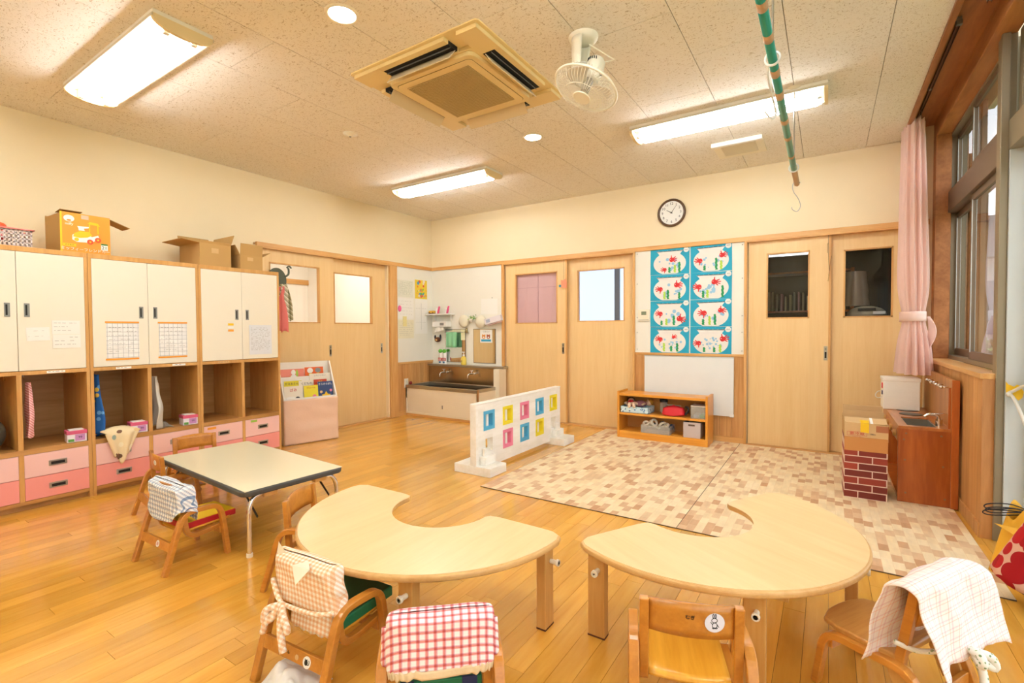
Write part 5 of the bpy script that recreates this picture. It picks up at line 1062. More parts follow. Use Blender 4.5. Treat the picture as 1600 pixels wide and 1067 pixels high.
rim = B(); rim.box(0, 0, .36, Ws, .045, .402).box(0, .045, .36, .04, Ds-.09, .402).box(Ws-.05, .045, .36, Ws, Ds-.09, .402).box(.04, Ds-.13, .36, Ws-.05, Ds-.09, .402); rim.obj('rim', STEEL, sk, bevel=.004)
B().box(Ws-.002, -.002, .22, Ws+.002, .03, .402).obj('corner_strip', plain('sink_corner_brown', '#b98d5e', .4, .3), sk)
B().box(.04, .045, .235, Ws-.05, Ds-.13, .24).box(.04, .045, .24, .044, Ds-.13, .365).box(Ws-.054, .045, .24, Ws-.05, Ds-.13, .365).box(.04, .045, .24, Ws-.05, .049, .365).box(.04, Ds-.134, .24, Ws-.05, Ds-.13, .365).obj('basin', plain('basin_steel', '#9c9a92', .3, 1), sk)
B().box(0, Ds-.095, .36, Ws-.03, Ds-.085, .625).obj('splashback', plain('splash_steel', '#b7a68c', .22, 1), sk); B().box(Ws-.03, Ds-.17, .03, Ws+.06, Ds-.02, .625).obj('side_column', SCM, sk)
B().box(0, Ds-.12, .625, Ws+.08, Ds-.0, .652).obj('ledge', STEEL, sk, bevel=.003)
for x, lab in ((.33, 'left chrome tap over the low sink'), (.80, 'right chrome tap over the low sink')):
    t = thing('faucet', lab, 'tap', (-4.655+x, 4.575+Ds-.095, .55), 0, 'taps over the low sink')
    B().cyl((0, 0, .0), (0, -.012, .0), .018, n=16).obj('wall_flange', CHROME, t); B().tube(smoothpath([(0, -.01, 0), (0, -.06, .0), (-.005, -.10, -.0), (-.012, -.125, -.015), (-.014, -.13, -.055)]), .0085, 10).obj('spout', CHROME, t, smooth=True)
    B().cyl((0, -.06, 0), (0, -.06, .035), .010, n=12).obj('valve', CHROME, t); B().boxc((0, -.06, .038), (.055, .012, .008)).obj('handle', CHROME, t, bevel=.003)
rk = B().ell((-4.60, 4.62, .425), (.022, .022, .022), 14, 9); tag(rk.obj('red_ball', plain('ball_dark_red', '#8e1f1c', .5), smooth=True), 'dark red ball on the left corner of the sink rim', 'ball')
LZ = .652; LY = 5.08
def refill(x, lab):
    t = thing('refill_pouch', lab, 'bottle', (x, LY, LZ)); B().grid(lambda u, v: ((.032-.002*sin(pi*v))*cos(2*pi*u), (.020*(1-v)**.6+.003)*sin(2*pi*u), .185*v), 20, 10, True).obj('pouch', PAPER, t, smooth=True)
    B().box(-.0325, -.022, .045, .0325, -.018, .085).obj('red_label_band', REDI, t); B().ell((-.005, -.004, .175), (.038, .014, .028), 12, 8).obj('green_leaf_cap', plain('pouch_green', '#6cc84a', .5), t, smooth=True); text('詰替', .026, PAPER, t, (0, -.0225, .064), ONY); B().box(-.02, -.0235, .012, .014, -.021, .036).obj('blue_mark', plain('mark_blue', '#3f7fb0', .5), t)
refill(-4.475, 'left green topped refill pouch on the sink ledge'); refill(-4.405, 'right green topped refill pouch beside the left mirror')
sp_ = thing('soap_pump', 'yellow pump bottle of hand soap on the sink ledge', 'bottle', (-4.06, LY-.02, LZ)); B().lathe([(0, 0), (.034, 0), (.037, .01), (.037, .085), (.028, .105), (.014, .112), (.014, .12)]).obj('bottle', plain('soap_yellow', '#f3d95a', .3), sp_, smooth=True); B().cyl((0, 0, .118), (0, 0, .140), .015, n=14).cyl((0, 0, .14), (0, 0, .165), .005, n=8).box(-.03, -.008, .163, .012, .008, .175).obj('pump', WHITE, sp_); B().prism(circ(.006, 10), -.0385, -.0365, 'y').obj('animal_mark', INK, sp_, loc=(-.004, 0, .055)); text('S', .025, INK, sp_, (-.004, -.0385, .05), ONY)
# mirrors
for i, (a, b_, lab) in enumerate(((-4.425, -4.07, 'left mirror above the sink, behind the green towel'), (-3.94, -3.58, 'right mirror above the sink, with the bear notice on it'))):
    t = thing('wall_mirror', lab, 'mirror', ((a+b_)/2, YB-.012, .905), 0, 'mirrors above the sink'); w = (b_-a)/2
    B().box(-w, -.008, -.225, w, 0, .225).obj('frame', plain('mirror_frame_grey', '#7f776a', .4, .4), t); B().box(-w+.006, -.0095, -.219, w-.006, -.008, .219).obj('mirror_glass', MIRROR, t)
tw_ = thing('towel_rail', 'thin metal rail with clips over the left mirror', 'rail', (-4.25, YB-.06, 1.085)); B().cyl((-.15, 0, 0), (.15, 0, 0), .004, n=8).obj('bar', STEEL, tw_); 
for x in (-.15, .15): B().cyl((x, 0, 0), (x, .045, 0), .0035, n=8).obj('bracket', STEEL, tw_)
cloth('hand_towel', 'mint green towel hanging on the rail before the left mirror', lambda u, v: (-4.37+.19*u, YB-.068+.010*sin(u*17)*(.4+v), 1.09-.21*v), 24, 8, LGREEN, 'towel')
sheet_m = B().box(-4.145, YB-.026, .98, -4.075, YB-.024, 1.125).obj('notice_sheet', plain('paper_yellowish', '#f0ecc4', .8)); tag(sheet_m, 'narrow yellowish note on the right edge of the left mirror', 'paper')
bn = thing('notice_sheet', 'white notice with an orange bear and a lion on the right mirror', 'paper', (-3.725, YB-.0235, 1.035)); B().box(-.10, -.001, -.085, .095, 0, .085).obj('page', PAPER, bn)
for x, m_ in ((-.04, '#ef9a2c'), (.035, '#b45a2c')):
    f_o = B().prism(circ(.027, 18, (x, -.01)), -.002, -.001, 'y').prism(circ(.009, 10, (x-.019, .014)), -.002, -.001, 'y').prism(circ(.009, 10, (x+.019, .014)), -.002, -.001, 'y').obj('animal_face', plain('print_'+m_[1:], m_, .6), bn); B().prism(circ(.012, 12, (x, -.016)), -.0028, -.002, 'y').obj('muzzle', BOWL, f_o); B().prism(circ(.003, 8, (x-.010, -.003)), -.003, -.002, 'y').prism(circ(.003, 8, (x+.010, -.003)), -.003, -.002, 'y').obj('eyes', INK, f_o)
B().box(-.08, -.0018, -.07, .075, -.001, -.042).obj('blue_band', plain('print_cyan', '#3fa8cf', .6), bn); text('てあらい', .030, INKL, bn, (0, -.0015, .058), ONY)
# corner shelf and small things
cs_ = thing('corner_shelf', 'small white wall shelf in the far corner above the sink', 'shelf', (-4.66, 4.96, 1.325)); B().box(0, 0, 0, .40, .165, .015).obj('board', WHITE, cs_, bevel=.002); B().box(.05, .14, -.08, .06, .165, 0).box(.34, .14, -.08, .35, .165, 0).obj('bracket', WHITE, cs_)
SZ2 = 1.341
t = thing('yellow_toy', 'yellow toy truck at the left of the corner shelf', 'toy', (-4.585, 5.03, SZ2)); B().box(-.05, -.02, .012, .05, .02, .045).obj('body', plain('toy_amber', '#e3b23a', .4), t, bevel=.008)
for x in (-.035, .03): B().cyl((x, -.024, .012), (x, .024, .012), .013, n=14).obj('wheel', plain('toy_wheel_brown', '#8b5a2a', .5), t)
for x, lab in ((-4.49, 'left pink white bottle leaning on the corner shelf'), (-4.325, 'right pink white bottle leaning on the corner shelf')):
    t = thing('slim_bottle', lab, 'bottle', (x, 5.04, SZ2), 0, 'pink bottles on the corner shelf'); B().tube([(0, 0, 0), (.018, 0, .06), (.03, 0, .10)], .016, 12, r2=.012).obj('bottle', plain('bottle_pink', '#ec5a86', .4), t, smooth=True); B().box(-.022, -.018, 0, .0, .018, .075).obj('white_label', PAPER, t, bevel=.004)
t = thing('tissue_dispenser', 'white tissue box hung below the corner shelf with a tissue pulled down', 'tissue box', (-4.45, 5.06, 1.16)); B().box(-.12, -.05, .0, .13, .06, .075).obj('carton', WHITE, t, bevel=.004); B().grid(lambda u, v: (-.09+.17*u, -.03+.01*sin(u*12), -.002-.07*v*(.6+.5*(1-u))), 12, 5).obj('tissue', PAPER, t, smooth=True, solid=.002); B().box(.02, -.0515, .02, .09, -.05, .055).obj('print_mark', INKL, t)
for x, z, r, lab in ((-4.08, 1.235, .085, 'left pale round cap hanging above the left mirror'), (-3.80, 1.225, .085, 'right pale round cap hanging above the right mirror')):
    t = thing('cotton_hat', lab, 'hat', (x, YB-.04, z), 0, 'pale round caps'); B().ell((0, 0, 0), (r, .035, r), 20, 12).obj('crown', plain('cap_cream', '#efe9d0', .8), t, smooth=True)
t = thing('trailing_plant', 'small green trailing plant on the wall between the mirrors', 'plant', (-3.955, YB-.05, 1.25)); rl = random.Random(4)
B().lathe([(0, -.03), (.022, -.028), (.028, .01), (.03, .015)]).obj('pot', PAPER, t, smooth=True)
LG = [plain('leaf_green_%d' % i, c, .5) for i, c in enumerate(('#5a9a3a', '#86b85a', '#c3d89a'))]
stp = B()
for k in range(7):
    a = rl.uniform(-2.6, .6); P_ = [Vector((0, 0, .01))]; 
    for j in range(4): P_.append(P_[-1]+Vector((.024*cos(a), -.004, .02*rl.uniform(-.9, .8)+.008)))
    stp.tube(P_, .0012, 4)
    for p in P_[1:]:
        d = Vector((rl.uniform(-1, 1), -.6, rl.uniform(-.6, 1))).normalized(); s_ = d.cross(Vector((0, 1, 0))).normalized()*.009; L = .026
        B().add([p, p+d*L*.35+s_, p+d*L, p+d*L*.35-s_], [(0, 1, 2, 3)]).obj('leaf', LG[rl.randrange(3)], t)
stp.obj('stems', LG[0], t)
t = thing('sun_hat', 'small dark patterned toy bundle hanging below the corner shelf', 'toy', (-4.54, YB-.05, .985)); B().ell((0, 0, 0), (.05, .03, .035), 14, 9).obj('body', plain('bundle_brown', '#6b3f22', .8), t, smooth=True); B().ell((-.04, -.005, .035), (.016, .012, .03), 10, 7).obj('ear', INK, t, smooth=True); B().ell((.055, -.005, .04), (.014, .012, .035), 10, 7).obj('ear', INK, t, smooth=True); B().ell((.0, -.028, -.005), (.018, .008, .014), 10, 7).obj('muzzle', plain('bundle_tan', '#e0b070', .8), t, smooth=True)
t = thing('metal_bell', 'small metal bell hanging at the top right of the left mirror', 'bell', (-4.045, YB-.03, 1.115)); B().lathe([(0, .03), (.01, .03), (.018, 0), (.03, -.035), (.026, -.035), (.0, -.01)]).obj('bell_body', plain('bell_bronze', '#a39468', .35, .8), t, smooth=True); B().tube([(0, 0, .03), (0, 0, .06)], .002, 6).obj('loop', ROPE, t)
p = thing('notice_sheet', 'white sheet pinned on the wall by the far doors above the notice pocket', 'paper', (-3.68, YB-.014, 1.42)); B().box(-.13, -.0015, -.10, .13, 0, .10, Matrix.Rotation(.03, 4, 'Y')).obj('page', PAPER, p); B().ell((.05, -.006, .11), (.006, .004, .006), 8, 5).obj('pin', INK, p)
p = thing('paper_bundle', 'white box of papers tilted on the wall beside the far doors', 'box', (-3.585, YB-.05, 1.245)); B().boxc((0, 0, 0), (.26, .06, .075), (0, -.22, 0)).obj('carton', plain('box_lilac_white', '#e9e4e8', .6), p, bevel=.003); B().boxc((-.07, -.031, -.015), (.06, .001, .04), (0, -.22, 0)).obj('print_mark', plain('print_grey_blue', '#a9b3c9', .6), p); B().boxc((.04, -.03, -.045), (.20, .04, .012), (0, -.22, 0)).obj('lower_edge', plain('edge_mauve', '#c9a8a0', .7), p)
# papers on the left corner pinboard
PX = XL+.0135
def pin(y0, y1, z0, z1, m, lab, lines=0, nm='notice_sheet', lm=INKL, off=0): return sheet(nm, m, y0, y1, z0, z1, lab, x=PX+off, lines=lines or None, lm=lm)
pin(4.47, 4.755, 1.555, 1.775, plain('paper_route', '#e9e9d8', .8), 'upper left sheet covered with fine route lines on the corner pinboard', 14, lm=plain('ink_olive', '#8f9a7c', .8))
pin(4.47, 4.755, 1.27, 1.54, PAPER, 'white sheet with small coloured drawings on the corner pinboard', 5)
cal = pin(4.785, 5.02, 1.545, 1.80, plain('calendar_yellow', '#f2d23c', .6), 'colourful yellow and orange calendar picture on the corner pinboard', 0, 'calendar_picture'); rc_ = random.Random(8)
for k in range(34):
    B().prism(circ(rc_.uniform(.008, .026), 9, (rc_.uniform(-.10, .10), rc_.uniform(-.11, .11)), rc_.random()), .001+.0001*k, .0012+.0001*k, 'x').obj('printed_shape', plain('cal_%d' % (k % 6), ['#f08a2c', '#7fc23c', '#e4574e', '#5aa7d0', '#f7ead0', '#f5b43c'][k % 6], .6), cal)
clp = pin(4.785, 5.02, 1.07, 1.54, PAPER, 'long white calendar page with two columns below the colourful picture', 2, 'calendar_page', INKL)
B().box(.001, -.001, -.18, .0014, .001, .18).obj('column_line', INKL, clp)
pin(4.47, 4.755, 1.01, 1.255, plain('paper_cream', '#efe9cc', .8), 'cream sheet with a pink and a yellow column, lowest on the pinboard', 8)
pin(4.555, 4.625, 1.17, 1.30, plain('note_yellow', '#eadf9c', .8), 'small yellow note overlapping the cream sheet', 2, off=.002)
tag(B().ell((PX+.004, 4.50, 1.40), (.004, .032, .042), 14, 9).obj('pink_magnet', plain('magnet_pink', '#f06ba4', .4), smooth=True), 'bright pink round tag at the left edge of the pinboard', 'tag')
so = thing('wall_socket', 'ivory double wall socket on the corner wainscot', 'socket', (XL+.016, 4.60, .42)); B().box(0, -.036, -.06, .008, .036, .06).obj('plate', IVORY, so, bevel=.003)
for z in (-.022, .022): B().box(.008, -.012, z-.012, .0095, .012, z+.012).obj('outlet', plain('outlet_white', '#e6e0cf', .4), so)
# hanging ornaments on door 1/2 and 3/4
t = thing('door_ornament', 'orange paper ornament hanging on a string between the far left doors', 'ornament', (-2.60, YB-.012, 1.66)); B().tube([(0, -.005, .0), (0, -.005, .29)], .0012, 5).obj('string', INK, t); B().prism([(-.03, -.05), (.035, -.06), (.04, .01), (.02, .05), (-.01, .03), (-.035, .04)], -.008, -.004, 'y').obj('paper_figure', plain('ornament_salmon', '#ee9a78', .7), t); B().prism(circ(.016, 8, (-.05, -.03)), -.008, -.004, 'y').obj('blue_flower', plain('ornament_blue', '#4a8fa8', .7), t)
t = thing('hanging_string', 'thin dark cord hanging between the right pair of far doors', 'cord', (.0, YB-.012, 1.60)); B().tube([(0, -.004, .35), (0, -.004, .18), (.008, -.004, .0), (.004, -.004, -.02), (.022, -.004, .15)], .0016, 5).tube([(-.008, -.004, .18), (-.008, -.004, .25), (0, -.004, .27)], .0014, 5).obj('string', plain('cord_brown', '#54462f', .7), t); B().tube([(.008, -.004, 0), (.0, -.004, -.07)], .0022, 5).obj('tassel', plain('tassel_tan', '#b08848', .8), t)
# laundry basket behind partition
t = thing('round_bin', 'round white lined bin half hidden behind the play partition', 'bin', (-3.10, 4.62, 0)); B().lathe([(0, 0), (.12, 0), (.15, .27), (.155, .28), (.148, .28), (.14, .26), (0, .25)]).obj('bin_body', plain('bin_tan', '#d9c39a', .6), t, smooth=True); B().grid(lambda u, v: ((.158-.05*v)*cos(2*pi*u), (.158-.05*v)*sin(2*pi*u), .235+.05*v**.5*1.2+.008*sin(u*40)), 40, 6, True).obj('liner', PAPER, t, smooth=True, solid=.002)

# ================================================================== BOOK RACK
RW, RD = .525, .215
rk = thing('book_rack', 'beige cloth fronted picture book rack beside the cupboards', 'book rack', (-4.405, 2.715, 0), -.26+0)
# local: x = towards the room (+), y = along the wall
WB_ = plain('rack_board_white', '#f2efe6', .5)
sd = [(0, 0), (0, .455), (-.075, .60), (-.175, .80), (-RD, .80), (-RD, 0)]
for y in (0, RW-.012): B().prism([(p[0], p[1]) for p in sd], y, y+.012, 'y').obj('side_panel', WB_, rk)
B().box(-RD, 0, .0, -RD+.01, RW, .80).obj('back_panel', WB_, rk); B().box(-.012, .012, 0, -.0, RW-.012, .455).obj('front_panel', WB_, rk); B().box(-RD, .012, .02, -.012, RW-.012, .03).obj('bottom_panel', WB_, rk)
TX = (-.06, .42, .47), (-.115, .53, .585); 
for (x, za, zb_) in ((-.075, .30, .535), (-.145, .40, .655)): B().box(x-.006, .012, za, x, RW-.012, zb_).obj('divider', WB_, rk)
cf = cloth('x', 'x', lambda u, v: (.013+.005*sin(v*5+u*2)+.004*noise.noise(Vector((u*3, v*5, 1)))*2, -.004+(RW+.008)*u, .005+.435*v), 26, 26, BEIGE, 'x'); cf.name = 'front_cloth'; cf.parent = rk; 
for k_ in ('label', 'category'): del cf[k_]
def book(y, w, h, xb, zb_, m, lab, title, tm, art=None, tsize=.03):
    t = thing('picture_book', lab, 'book', (0, 0, 0)); t.matrix_world = rk_M @ Matrix.Translation((xb, y, zb_)) @ Matrix.Rotation(-.12, 4, 'Y')
    B().box(-.006, 0, 0, .0, w, h).obj('pages', PAPER, t); B().box(0, -.001, -.001, .0012, w+.001, h+.001).obj('front_cover', m, t); B().box(-.0072, -.001, -.001, -.006, w+.001, h+.001).obj('back_cover', m, t)
    text(title, tsize, tm, t, (.0016, w/2, h-tsize*1.1), ONX, 'title_lettering')
    for sh_, mm in (art or []): B().prism(sh_, .0014, .0019, 'x').obj('cover_picture', mm, t)
bpy.context.view_layer.update(); rk_M = rk.matrix_world.copy()
col_ = lambda n_, h_: plain(n_, h_, .5)
SALM, ORG, YLW, CRM, RD_, NVY = col_('book_salmon', '#ef8f7a'), col_('book_orange', '#ee6a1e'), col_('book_yellow', '#ecdc2c'), col_('book_cream', '#f2ead6'), col_('book_red', '#cf4a1e'), col_('book_navy', '#2c4474')
el = lambda cx, cy, rx, ry, n_=16: [(cx+rx*cos(2*pi*i/n_), cy+ry*sin(2*pi*i/n_)) for i in range(n_)]
book(.03, .235, .20, -.190, .595, SALM, 'salmon picture book on the top tier, at the left', 'ももんちゃん', YLW, [(el(.13, .10, .022, .028), PAPER), (el(.13, .05, .03, .03), PAPER), (el(.165, .09, .012, .035), LIME), (el(.10, .05, .012, .015), CYEL)], .026)
book(.272, .19, .195, -.190, .605, ORG, 'orange picture book on the top tier, at the right', 'ねないこ だれだ', INK, [(el(.055, .10, .03, .028), PAPER), (el(.135, .10, .03, .026), GREYH), (el(.06, .055, .025, .022), CYEL), (el(.135, .055, .022, .02), CYEL)], .022)
book(.30, .21, .13, -.130, .545, CRM, 'pale picture book in the middle tier, at the right', 'いないいない', INKL, None, .02)
book(.05, .17, .14, -.125, .475, YLW, 'yellow picture book behind the dog book', 'だるまさんが', INK, [(el(.05, .05, .03, .015), INK)], .026)
book(.19, .15, .135, -.120, .475, CRM, 'cream picture book with dark title in the middle tier', 'くだもの', INK, None, .028)
book(.335, .13, .135, -.105, .48, RD_, 'red picture book edge behind the navy book', 'あか', YLW, None, .02)
book(.025, .175, .185, -.045, .385, CRM, 'white dog face picture book in the front tier', 'ばあ', REDI, [(el(.06, .035, .07, .05), PAPER), (el(.02, .055, .014, .012), INK), (el(.125, .06, .024, .02), INK)], .036)
book(.215, .14, .175, -.045, .39, YLW, 'small yellow picture book in the middle of the front tier', 'ぴょーん', REDI, [(el(.10, .06, .02, .022), PNK), (el(.055, .04, .02, .012), PAPER)], .022)
star = [(.08+(.05 if i % 2 == 0 else .026)*sin(2*pi*i/10), .055+(.05 if i % 2 == 0 else .026)*cos(2*pi*i/10)) for i in range(10)]
book(.355, .15, .205, -.045, .39, NVY, 'navy picture book with a yellow star in the front tier', 'きらきらぼし', PAPER, [(star, CYEL), (el(.03, .10, .014, .014), CARDL), (el(.13, .11, .014, .014), PNK)], .024)

# ================================================================== RIGHT CORNER
bx = thing('brick_print_box', 'cardboard column box papered with red brick print, pale carton on top', 'box', (.1, 3.865, MZ), .02)
B().box(0, 0, 0, .228, .30, .40).obj('brick_paper', BRICKP, bx); B().box(-.0005, -.0015, .31, .2285, .0, .40).obj('tan_strip', plain('box_tan_orange', '#c98948', .7), bx)
uc = thing('cardboard_box', 'chilled food carton with open top standing on the brick print box', 'box', (.102, 3.868, MZ+.401), .02)
B().prism([(-.003, -.055), (.20, -.055), (.228, -.02), (.228, .085), (-.003, .095)], -.002, 0, 'y').obj('front_panel', CARDL, uc); B().box(.224, 0, 0, .228, .29, .085).obj('side_panel', CARD, uc); B().box(-.003, 0, 0, .001, .29, .095).obj('side_panel', CARD, uc); B().box(-.003, .286, 0, .228, .29, .11).obj('back_panel', CARDL, uc)
tf = Matrix.Translation((0, 0, .092)) @ Matrix.Rotation(.22, 4, 'X'); B().box(.0, 0, -.003, .224, .10, .0, tf).obj('flap', CARDL, uc)
for k, yy in enumerate((.12, .20, .275)): B().box(0, yy, .06, .224, yy+.005, .105+.028*k+.01).obj('inner_partition', CARDL, uc); 
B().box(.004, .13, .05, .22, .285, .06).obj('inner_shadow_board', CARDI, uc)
B().box(.083, -.0035, .03, .128, -.002, .092).box(.083, 0, .0005, .128, .05, .002, tf).obj('yellow_tape', YTAPE, uc)
B().box(.165, -.0032, .04, .228, -.0021, .080).obj('brown_tape', plain('tape_brown', '#b46f45', .4), uc); B().box(.135, 0, .0005, .150, .10, .0015, tf).obj('clear_tape', PAPER, uc)
B().box(.012, -.0032, .008, .118, -.0022, .034).obj('red_print_frame', REDI, uc); B().box(.0135, -.0036, .0095, .1165, -.0031, .0325).obj('print_inner', CARDL, uc); text('要冷蔵', .021, REDI, uc, (.065, -.0042, .021), ONY, sx=1.3); text('100m', .014, INK, uc, (.148, -.0035, .024), ONY); text('とりたてあみ', .008, REDI, uc, (.065, -.0034, .001), ONY)
for z in (-.018, -.026, -.034): B().box(.0, -.003, z-.002, .15, -.0022, z+.0015).obj('printed_rule', plain('rule_tan', '#b8936a', .7), uc)
# toy kitchen
tk = thing('toy_kitchen', 'reddish wooden toy kitchen with sink, tap and hot plates against the low wall', 'toy kitchen', (.385, 3.94, MZ)); Wk, Lk, Hk = .255, .98, .468
B().box(0, 0, 0, Wk+.02, .022, Hk).obj('side_panel', REDW, tk, bevel=.002); B().box(0, Lk-.02, 0, Wk+.02, Lk, Hk).obj('side_panel', REDW, tk, bevel=.002)
kt = B(); sx0, sx1, sy0, sy1 = .05, .20, .05, .40; kt.box(0, .0, Hk-.0, sx0, Lk, Hk+.018).box(sx1, 0, Hk, Wk+.02, Lk, Hk+.018).box(sx0, 0, Hk, sx1, sy0, Hk+.018).box(sx0, sy1, Hk, sx1, Lk, Hk+.018); kt.obj('worktop', wood('toy_worktop_red', '#c4783c', '#a85c26', 'Y', .28, .02, coat=.4, freq=10), tk)
B().box(sx0, sy0, Hk-.06, sx1, sy1, Hk-.055).box(sx0, sy0, Hk-.055, sx0+.004, sy1, Hk+.01).box(sx1-.004, sy0, Hk-.055, sx1, sy1, Hk+.01).box(sx0, sy0, Hk-.055, sx1, sy0+.004, Hk+.01).box(sx0, sy1-.004, Hk-.055, sx1, sy1, Hk+.01).obj('basin', STEEL, tk)
for y in (.55, .76): B().cyl((.125, y, Hk+.018), (.125, y, Hk+.022), .068, n=28).obj('hot_plate', plain('hot_plate_grey', '#5a5850', .4, .4), tk); 
for k in range(4): q_ = B().cyl((-.001, .12+.22*k, Hk-.05), (-.016, .12+.22*k, Hk-.05), .022, n=18).obj('dial_knob', TLEG, tk, bevel=.003)
B().box(-.002, .022, Hk-.085, .012, Lk-.02, Hk).obj('front_rail', REDW, tk); B().box(.10, .022, .02, .11, Lk-.02, .03).box(.005, .022, .0, Wk, Lk-.02, .025).obj('bottom_board', REDW, tk)
B().box(Wk, .0, Hk, Wk+.024, Lk, .79).obj('back_board', REDWL, tk, bevel=.003); B().box(Wk-.001, -.012, 0, Wk+.036, .0, .79).obj('back_post', REDW, tk, bevel=.003)
B().box(Wk-.012, .02, Hk+.018, Wk, .03, .74).obj('groove', REDW, tk)
tp_ = B().tube(smoothpath([(.215, .12, Hk+.018), (.215, .12, Hk+.06), (.205, .12, Hk+.082), (.17, .12, Hk+.088), (.14, .12, Hk+.07)]), .009, 10).obj('tap', CHROME, tk, smooth=True); B().cyl((.215, .12, Hk+.018), (.215, .12, Hk+.06), .018, n=16).obj('tap_base', CHROME, tk); B().boxc((.225, .12, Hk+.095), (.07, .014, .008), (0, -.1, 0)).obj('tap_lever', CHROME, tk, bevel=.003)
for z_, y0_, y1_ in ((.735, .10, .62),):
    rr2 = B().tube([(Wk-.035, y0_, z_), (Wk-.035, y1_, z_)], .0055, 8).obj('utensil_rail', CHROME, tk, smooth=True)
    for y in (y0_, .27, .45, y1_): B().ell((Wk-.035, y, z_), (.011, .011, .011), 10, 7).cyl((Wk-.035, y, z_), (Wk, y, z_), .005, n=8).obj('rail_knob', CHROME, tk, smooth=True)
for (y, z) in ((.03, .44), (.2, .44), (.02, .4), (.025, .27), (.21, .25), (.03, .06), (.22, .05)): B().cyl((y+.01, -.001, z), (y+.01, .0, z), .006, n=10).obj('screw_plug', plain('plug_grey', '#8a6a4a', .5), tk)
# white cloth cube on the toy kitchen
wc = thing('cloth_storage_cube', 'white cloth covered storage cube standing on the toy kitchen', 'box', (.362, 4.68, MZ+Hk+.019)); g = B()
B().box(0, 0, 0, .222, .20, .238).obj('cloth_body', plain('canvas_white', '#f5f0e4', .85, bump=.25, bscale=25), wc, bevel=.006, seg=3); B().box(-.004, -.004, .215, .226, .204, .242).obj('cloth_lid', plain('canvas_lid', '#f6eee0', .85), wc, bevel=.005)
B().box(-.035, .02, .17, -.004, .19, .174, Matrix.Rotation(.5, 4, 'Y')).obj('side_flap', PAPER, wc); B().tube(smoothpath([(-.002, .03, .135), (-.03, .03, .13), (-.045, .03, .10), (-.03, .03, .08), (-.003, .03, .09)]), .0035, 6).obj('cord', ROPE, wc, smooth=True); B().box(-.006, .01, .16, -.001, .05, .20).obj('red_patch', REDB, wc); B().box(-.006, .01, .11, -.001, .05, .14).obj('blue_patch', NAVY, wc)
# ================================================================== CURTAIN
ct = thing('pink_curtain', 'pink pleated curtain gathered by a tie band at the far window corner', 'curtain', (.56, 4.86, 0))
def cur(u, v):
    z = 2.665-1.90*v; a = 2*pi*u; pinch = math.exp(-((z-1.20)/.13)**2); low = max(0, (1.12-z)/.36)
    rx = .062+.020*min(1, max(0, (2.5-z)/.9))-.020*pinch+.020*low; ry = .205*(1-.05*min(1, v*2))-.035*pinch+.03*low
    amp = (.15 if v > .05 else .10)*(1-.45*pinch)*(1+.25*low)
    ph = 13*a+1.1*sin(2*a+v*2.0)+.5*sin(v*5)
    m_ = 1+amp*sin(ph)+.05*noise.noise(Vector((cos(a)*2, sin(a)*2, v*4)))
    return (rx*cos(a)*m_-.01+.022*(v > -1)*(v-.5), .0+ry*sin(a)*m_, z+(.006*sin(ph) if v < .01 else 0))
B().grid(cur, 260, 46, True).obj('cloth', CURT, ct, smooth=True)
B().grid(lambda u, v: (-.008+(.078)*cos(2*pi*u), .0+.190*sin(2*pi*u), 1.165+.075*v), 40, 3, True).obj('tie_band', plain('tie_band_pink', '#f5d5cb', .85), ct, smooth=True, solid=.004)
B().grid(lambda u, v: (.065+.040*u*sin(pi*(.15+.85*v))+.01*sin(v*5), -.10-.05*u*sin(pi*v), 1.20-.30*v), 8, 14).obj('tie_tail', MC['tie_band_pink'], ct, smooth=True, solid=.004)
for k in range(9): B().tube([(0, -.22+.055*k, 2.655), (0, -.22+.055*k, 2.70)], .002, 5).obj('hook', STEEL, ct)
# rope and yellow tape
tag(B().tube(smoothpath([(.778, 3.452, .775), (.79, 3.44, .765), (.80, 3.40, .72), (.806, 3.30, .64), (.81, 3.12, .50), (.81, 2.9, .34)]), .0075, 8).tube(smoothpath([(.776, 3.452, .78), (.80, 3.44, .80), (.812, 3.38, .825), (.818, 3.30, .84)]), .0075, 8).ell((.779, 3.45, .775), (.014, .012, .013), 10, 7).obj('white_rope', ROPE, smooth=True), 'thick white rope tied at the yellow tape on the window jamb', 'rope')
tag(B().prism([(.770, .77), (.768, .84), (.778, .825), (.80, .815), (.81, .825), (.822, .82), (.834, .79), (.83, .76), (.815, .745), (.80, .765)], 3.4585, 3.4605, 'y').obj('yellow_tape', YTAPE), 'torn yellow tape patch on the pale window jamb', 'tape')
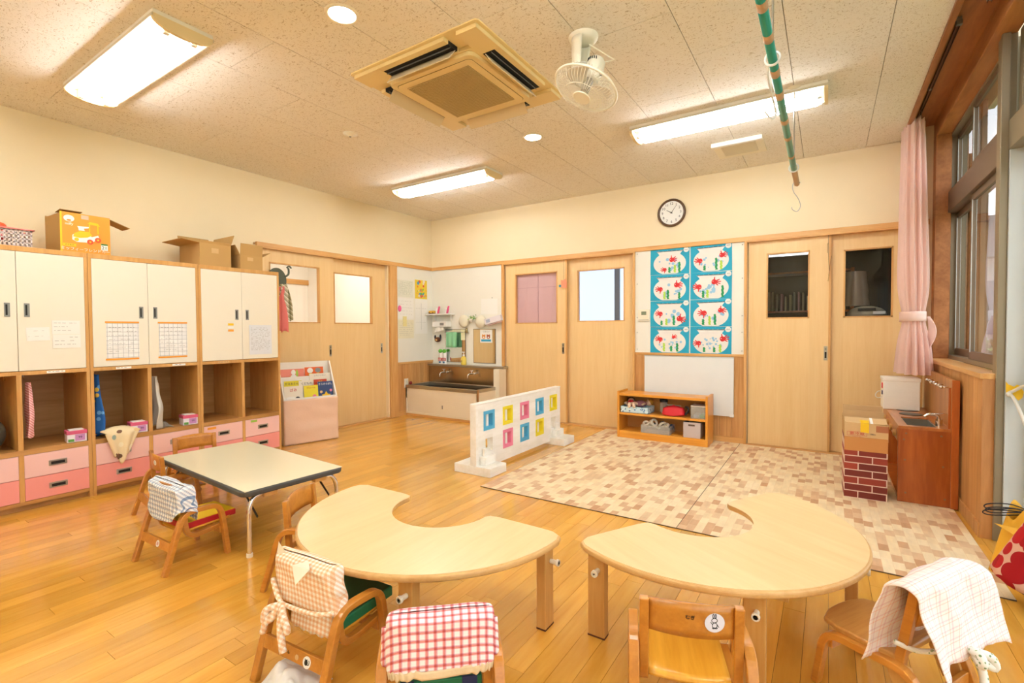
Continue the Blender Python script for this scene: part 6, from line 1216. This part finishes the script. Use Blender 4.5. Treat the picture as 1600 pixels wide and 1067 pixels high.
# bags at the right edge
tb_ = thing('tote_bag', 'red tote bag with circle print and blue lining at the right edge', 'bag', (.695, 2.74, .02), .15, rot=(.12, .5, .15))
CIR = spots('circle_print_red', '#dcab94', ['#b81c22', '#a3161c'], 15, .60, jit=.25)
def tote(u, v):
    a = 2*pi*u; c, s = cos(a), sin(a); k = v; rx = .155*(1+.12*k); ry = .09*(1-.15*k)
    x = rx*(abs(c)**.6)*(1 if c >= 0 else -1); y = ry*(abs(s)**.7)*(1 if s >= 0 else -1); z = .03+.27*v+(.03 if c < -.6 else 0)*v
    return (x-.03*v*(c < 0)+.02*v, y, z+.01*noise.noise(Vector((c*2, s*2, v*3))))
B().grid(tote, 40, 14, True).obj('bag_body', CIR, tb_, smooth=True, solid=.004); B().box(-.13, -.07, .028, .13, .07, .034).obj('bag_base', NAVY, tb_)
BLB = plain('bag_lining_blue', '#1d4f9c', .7)
B().grid(lambda u, v: (lambda p: (p[0]*.93, p[1]*.9-.004, p[2]+.012-.10*v))(tote(u, .98)), 40, 4, True).obj('lining', BLB, tb_, smooth=True, solid=.003)
B().grid(lambda u, v: (-.10+.15*u, -.085-.02*sin(pi*u)+.0*v, .305-.09*v*sin(pi*u)), 14, 6).obj('folded_lining', BLB, tb_, smooth=True, solid=.003)
B().tube(smoothpath([(-.07, -.09, .26), (-.075, -.11, .18), (-.06, -.125, .10), (-.01, -.13, .065), (.04, -.125, .10), (.05, -.11, .20), (.05, -.09, .27)]), .010, 8).obj('handle', plain('handle_blue', '#2a73b8', .6), tb_, smooth=True)
yb_ = thing('yellow_bag', 'yellow drawstring bag with black cord loops behind the red tote', 'bag', (.745, 3.04, 0), .1); yb_.scale = (.72, .72, .80); YM = plain('bag_yellow', '#f0b428', .6, bump=.1)
B().grid(lambda u, v: ((.16-.09*v)*cos(2*pi*u)*(1+.06*sin(u*30)*v), (.10-.05*v)*sin(2*pi*u), .01+.36*v-.05*(v > .8)*sin(u*14)), 36, 12, True).obj('bag_body', YM, yb_, smooth=True, solid=.003); B().add([(-.16, -.06, .30), (.10, -.09, .27), (.05, -.10, .17), (-.05, -.11, .24)], [(0, 1, 2, 3)]).obj('flap', YM, yb_, solid=.003)
cdm = plain('cord_black', '#16161a', .5)
for k, (za, ya) in enumerate(((.40, 0), (.385, -.02), (.36, .02))): B().tube(smoothpath([(.05, ya, .36), (-.06, ya-.02, za+.005), (-.17, ya-.03, za), (-.20, ya-.03, za-.02), (-.16, ya-.03, za-.03), (-.04, ya-.02, za-.015), (.06, ya, .36)]), .0035, 6).obj('cord_loop', cdm, yb_, smooth=True)
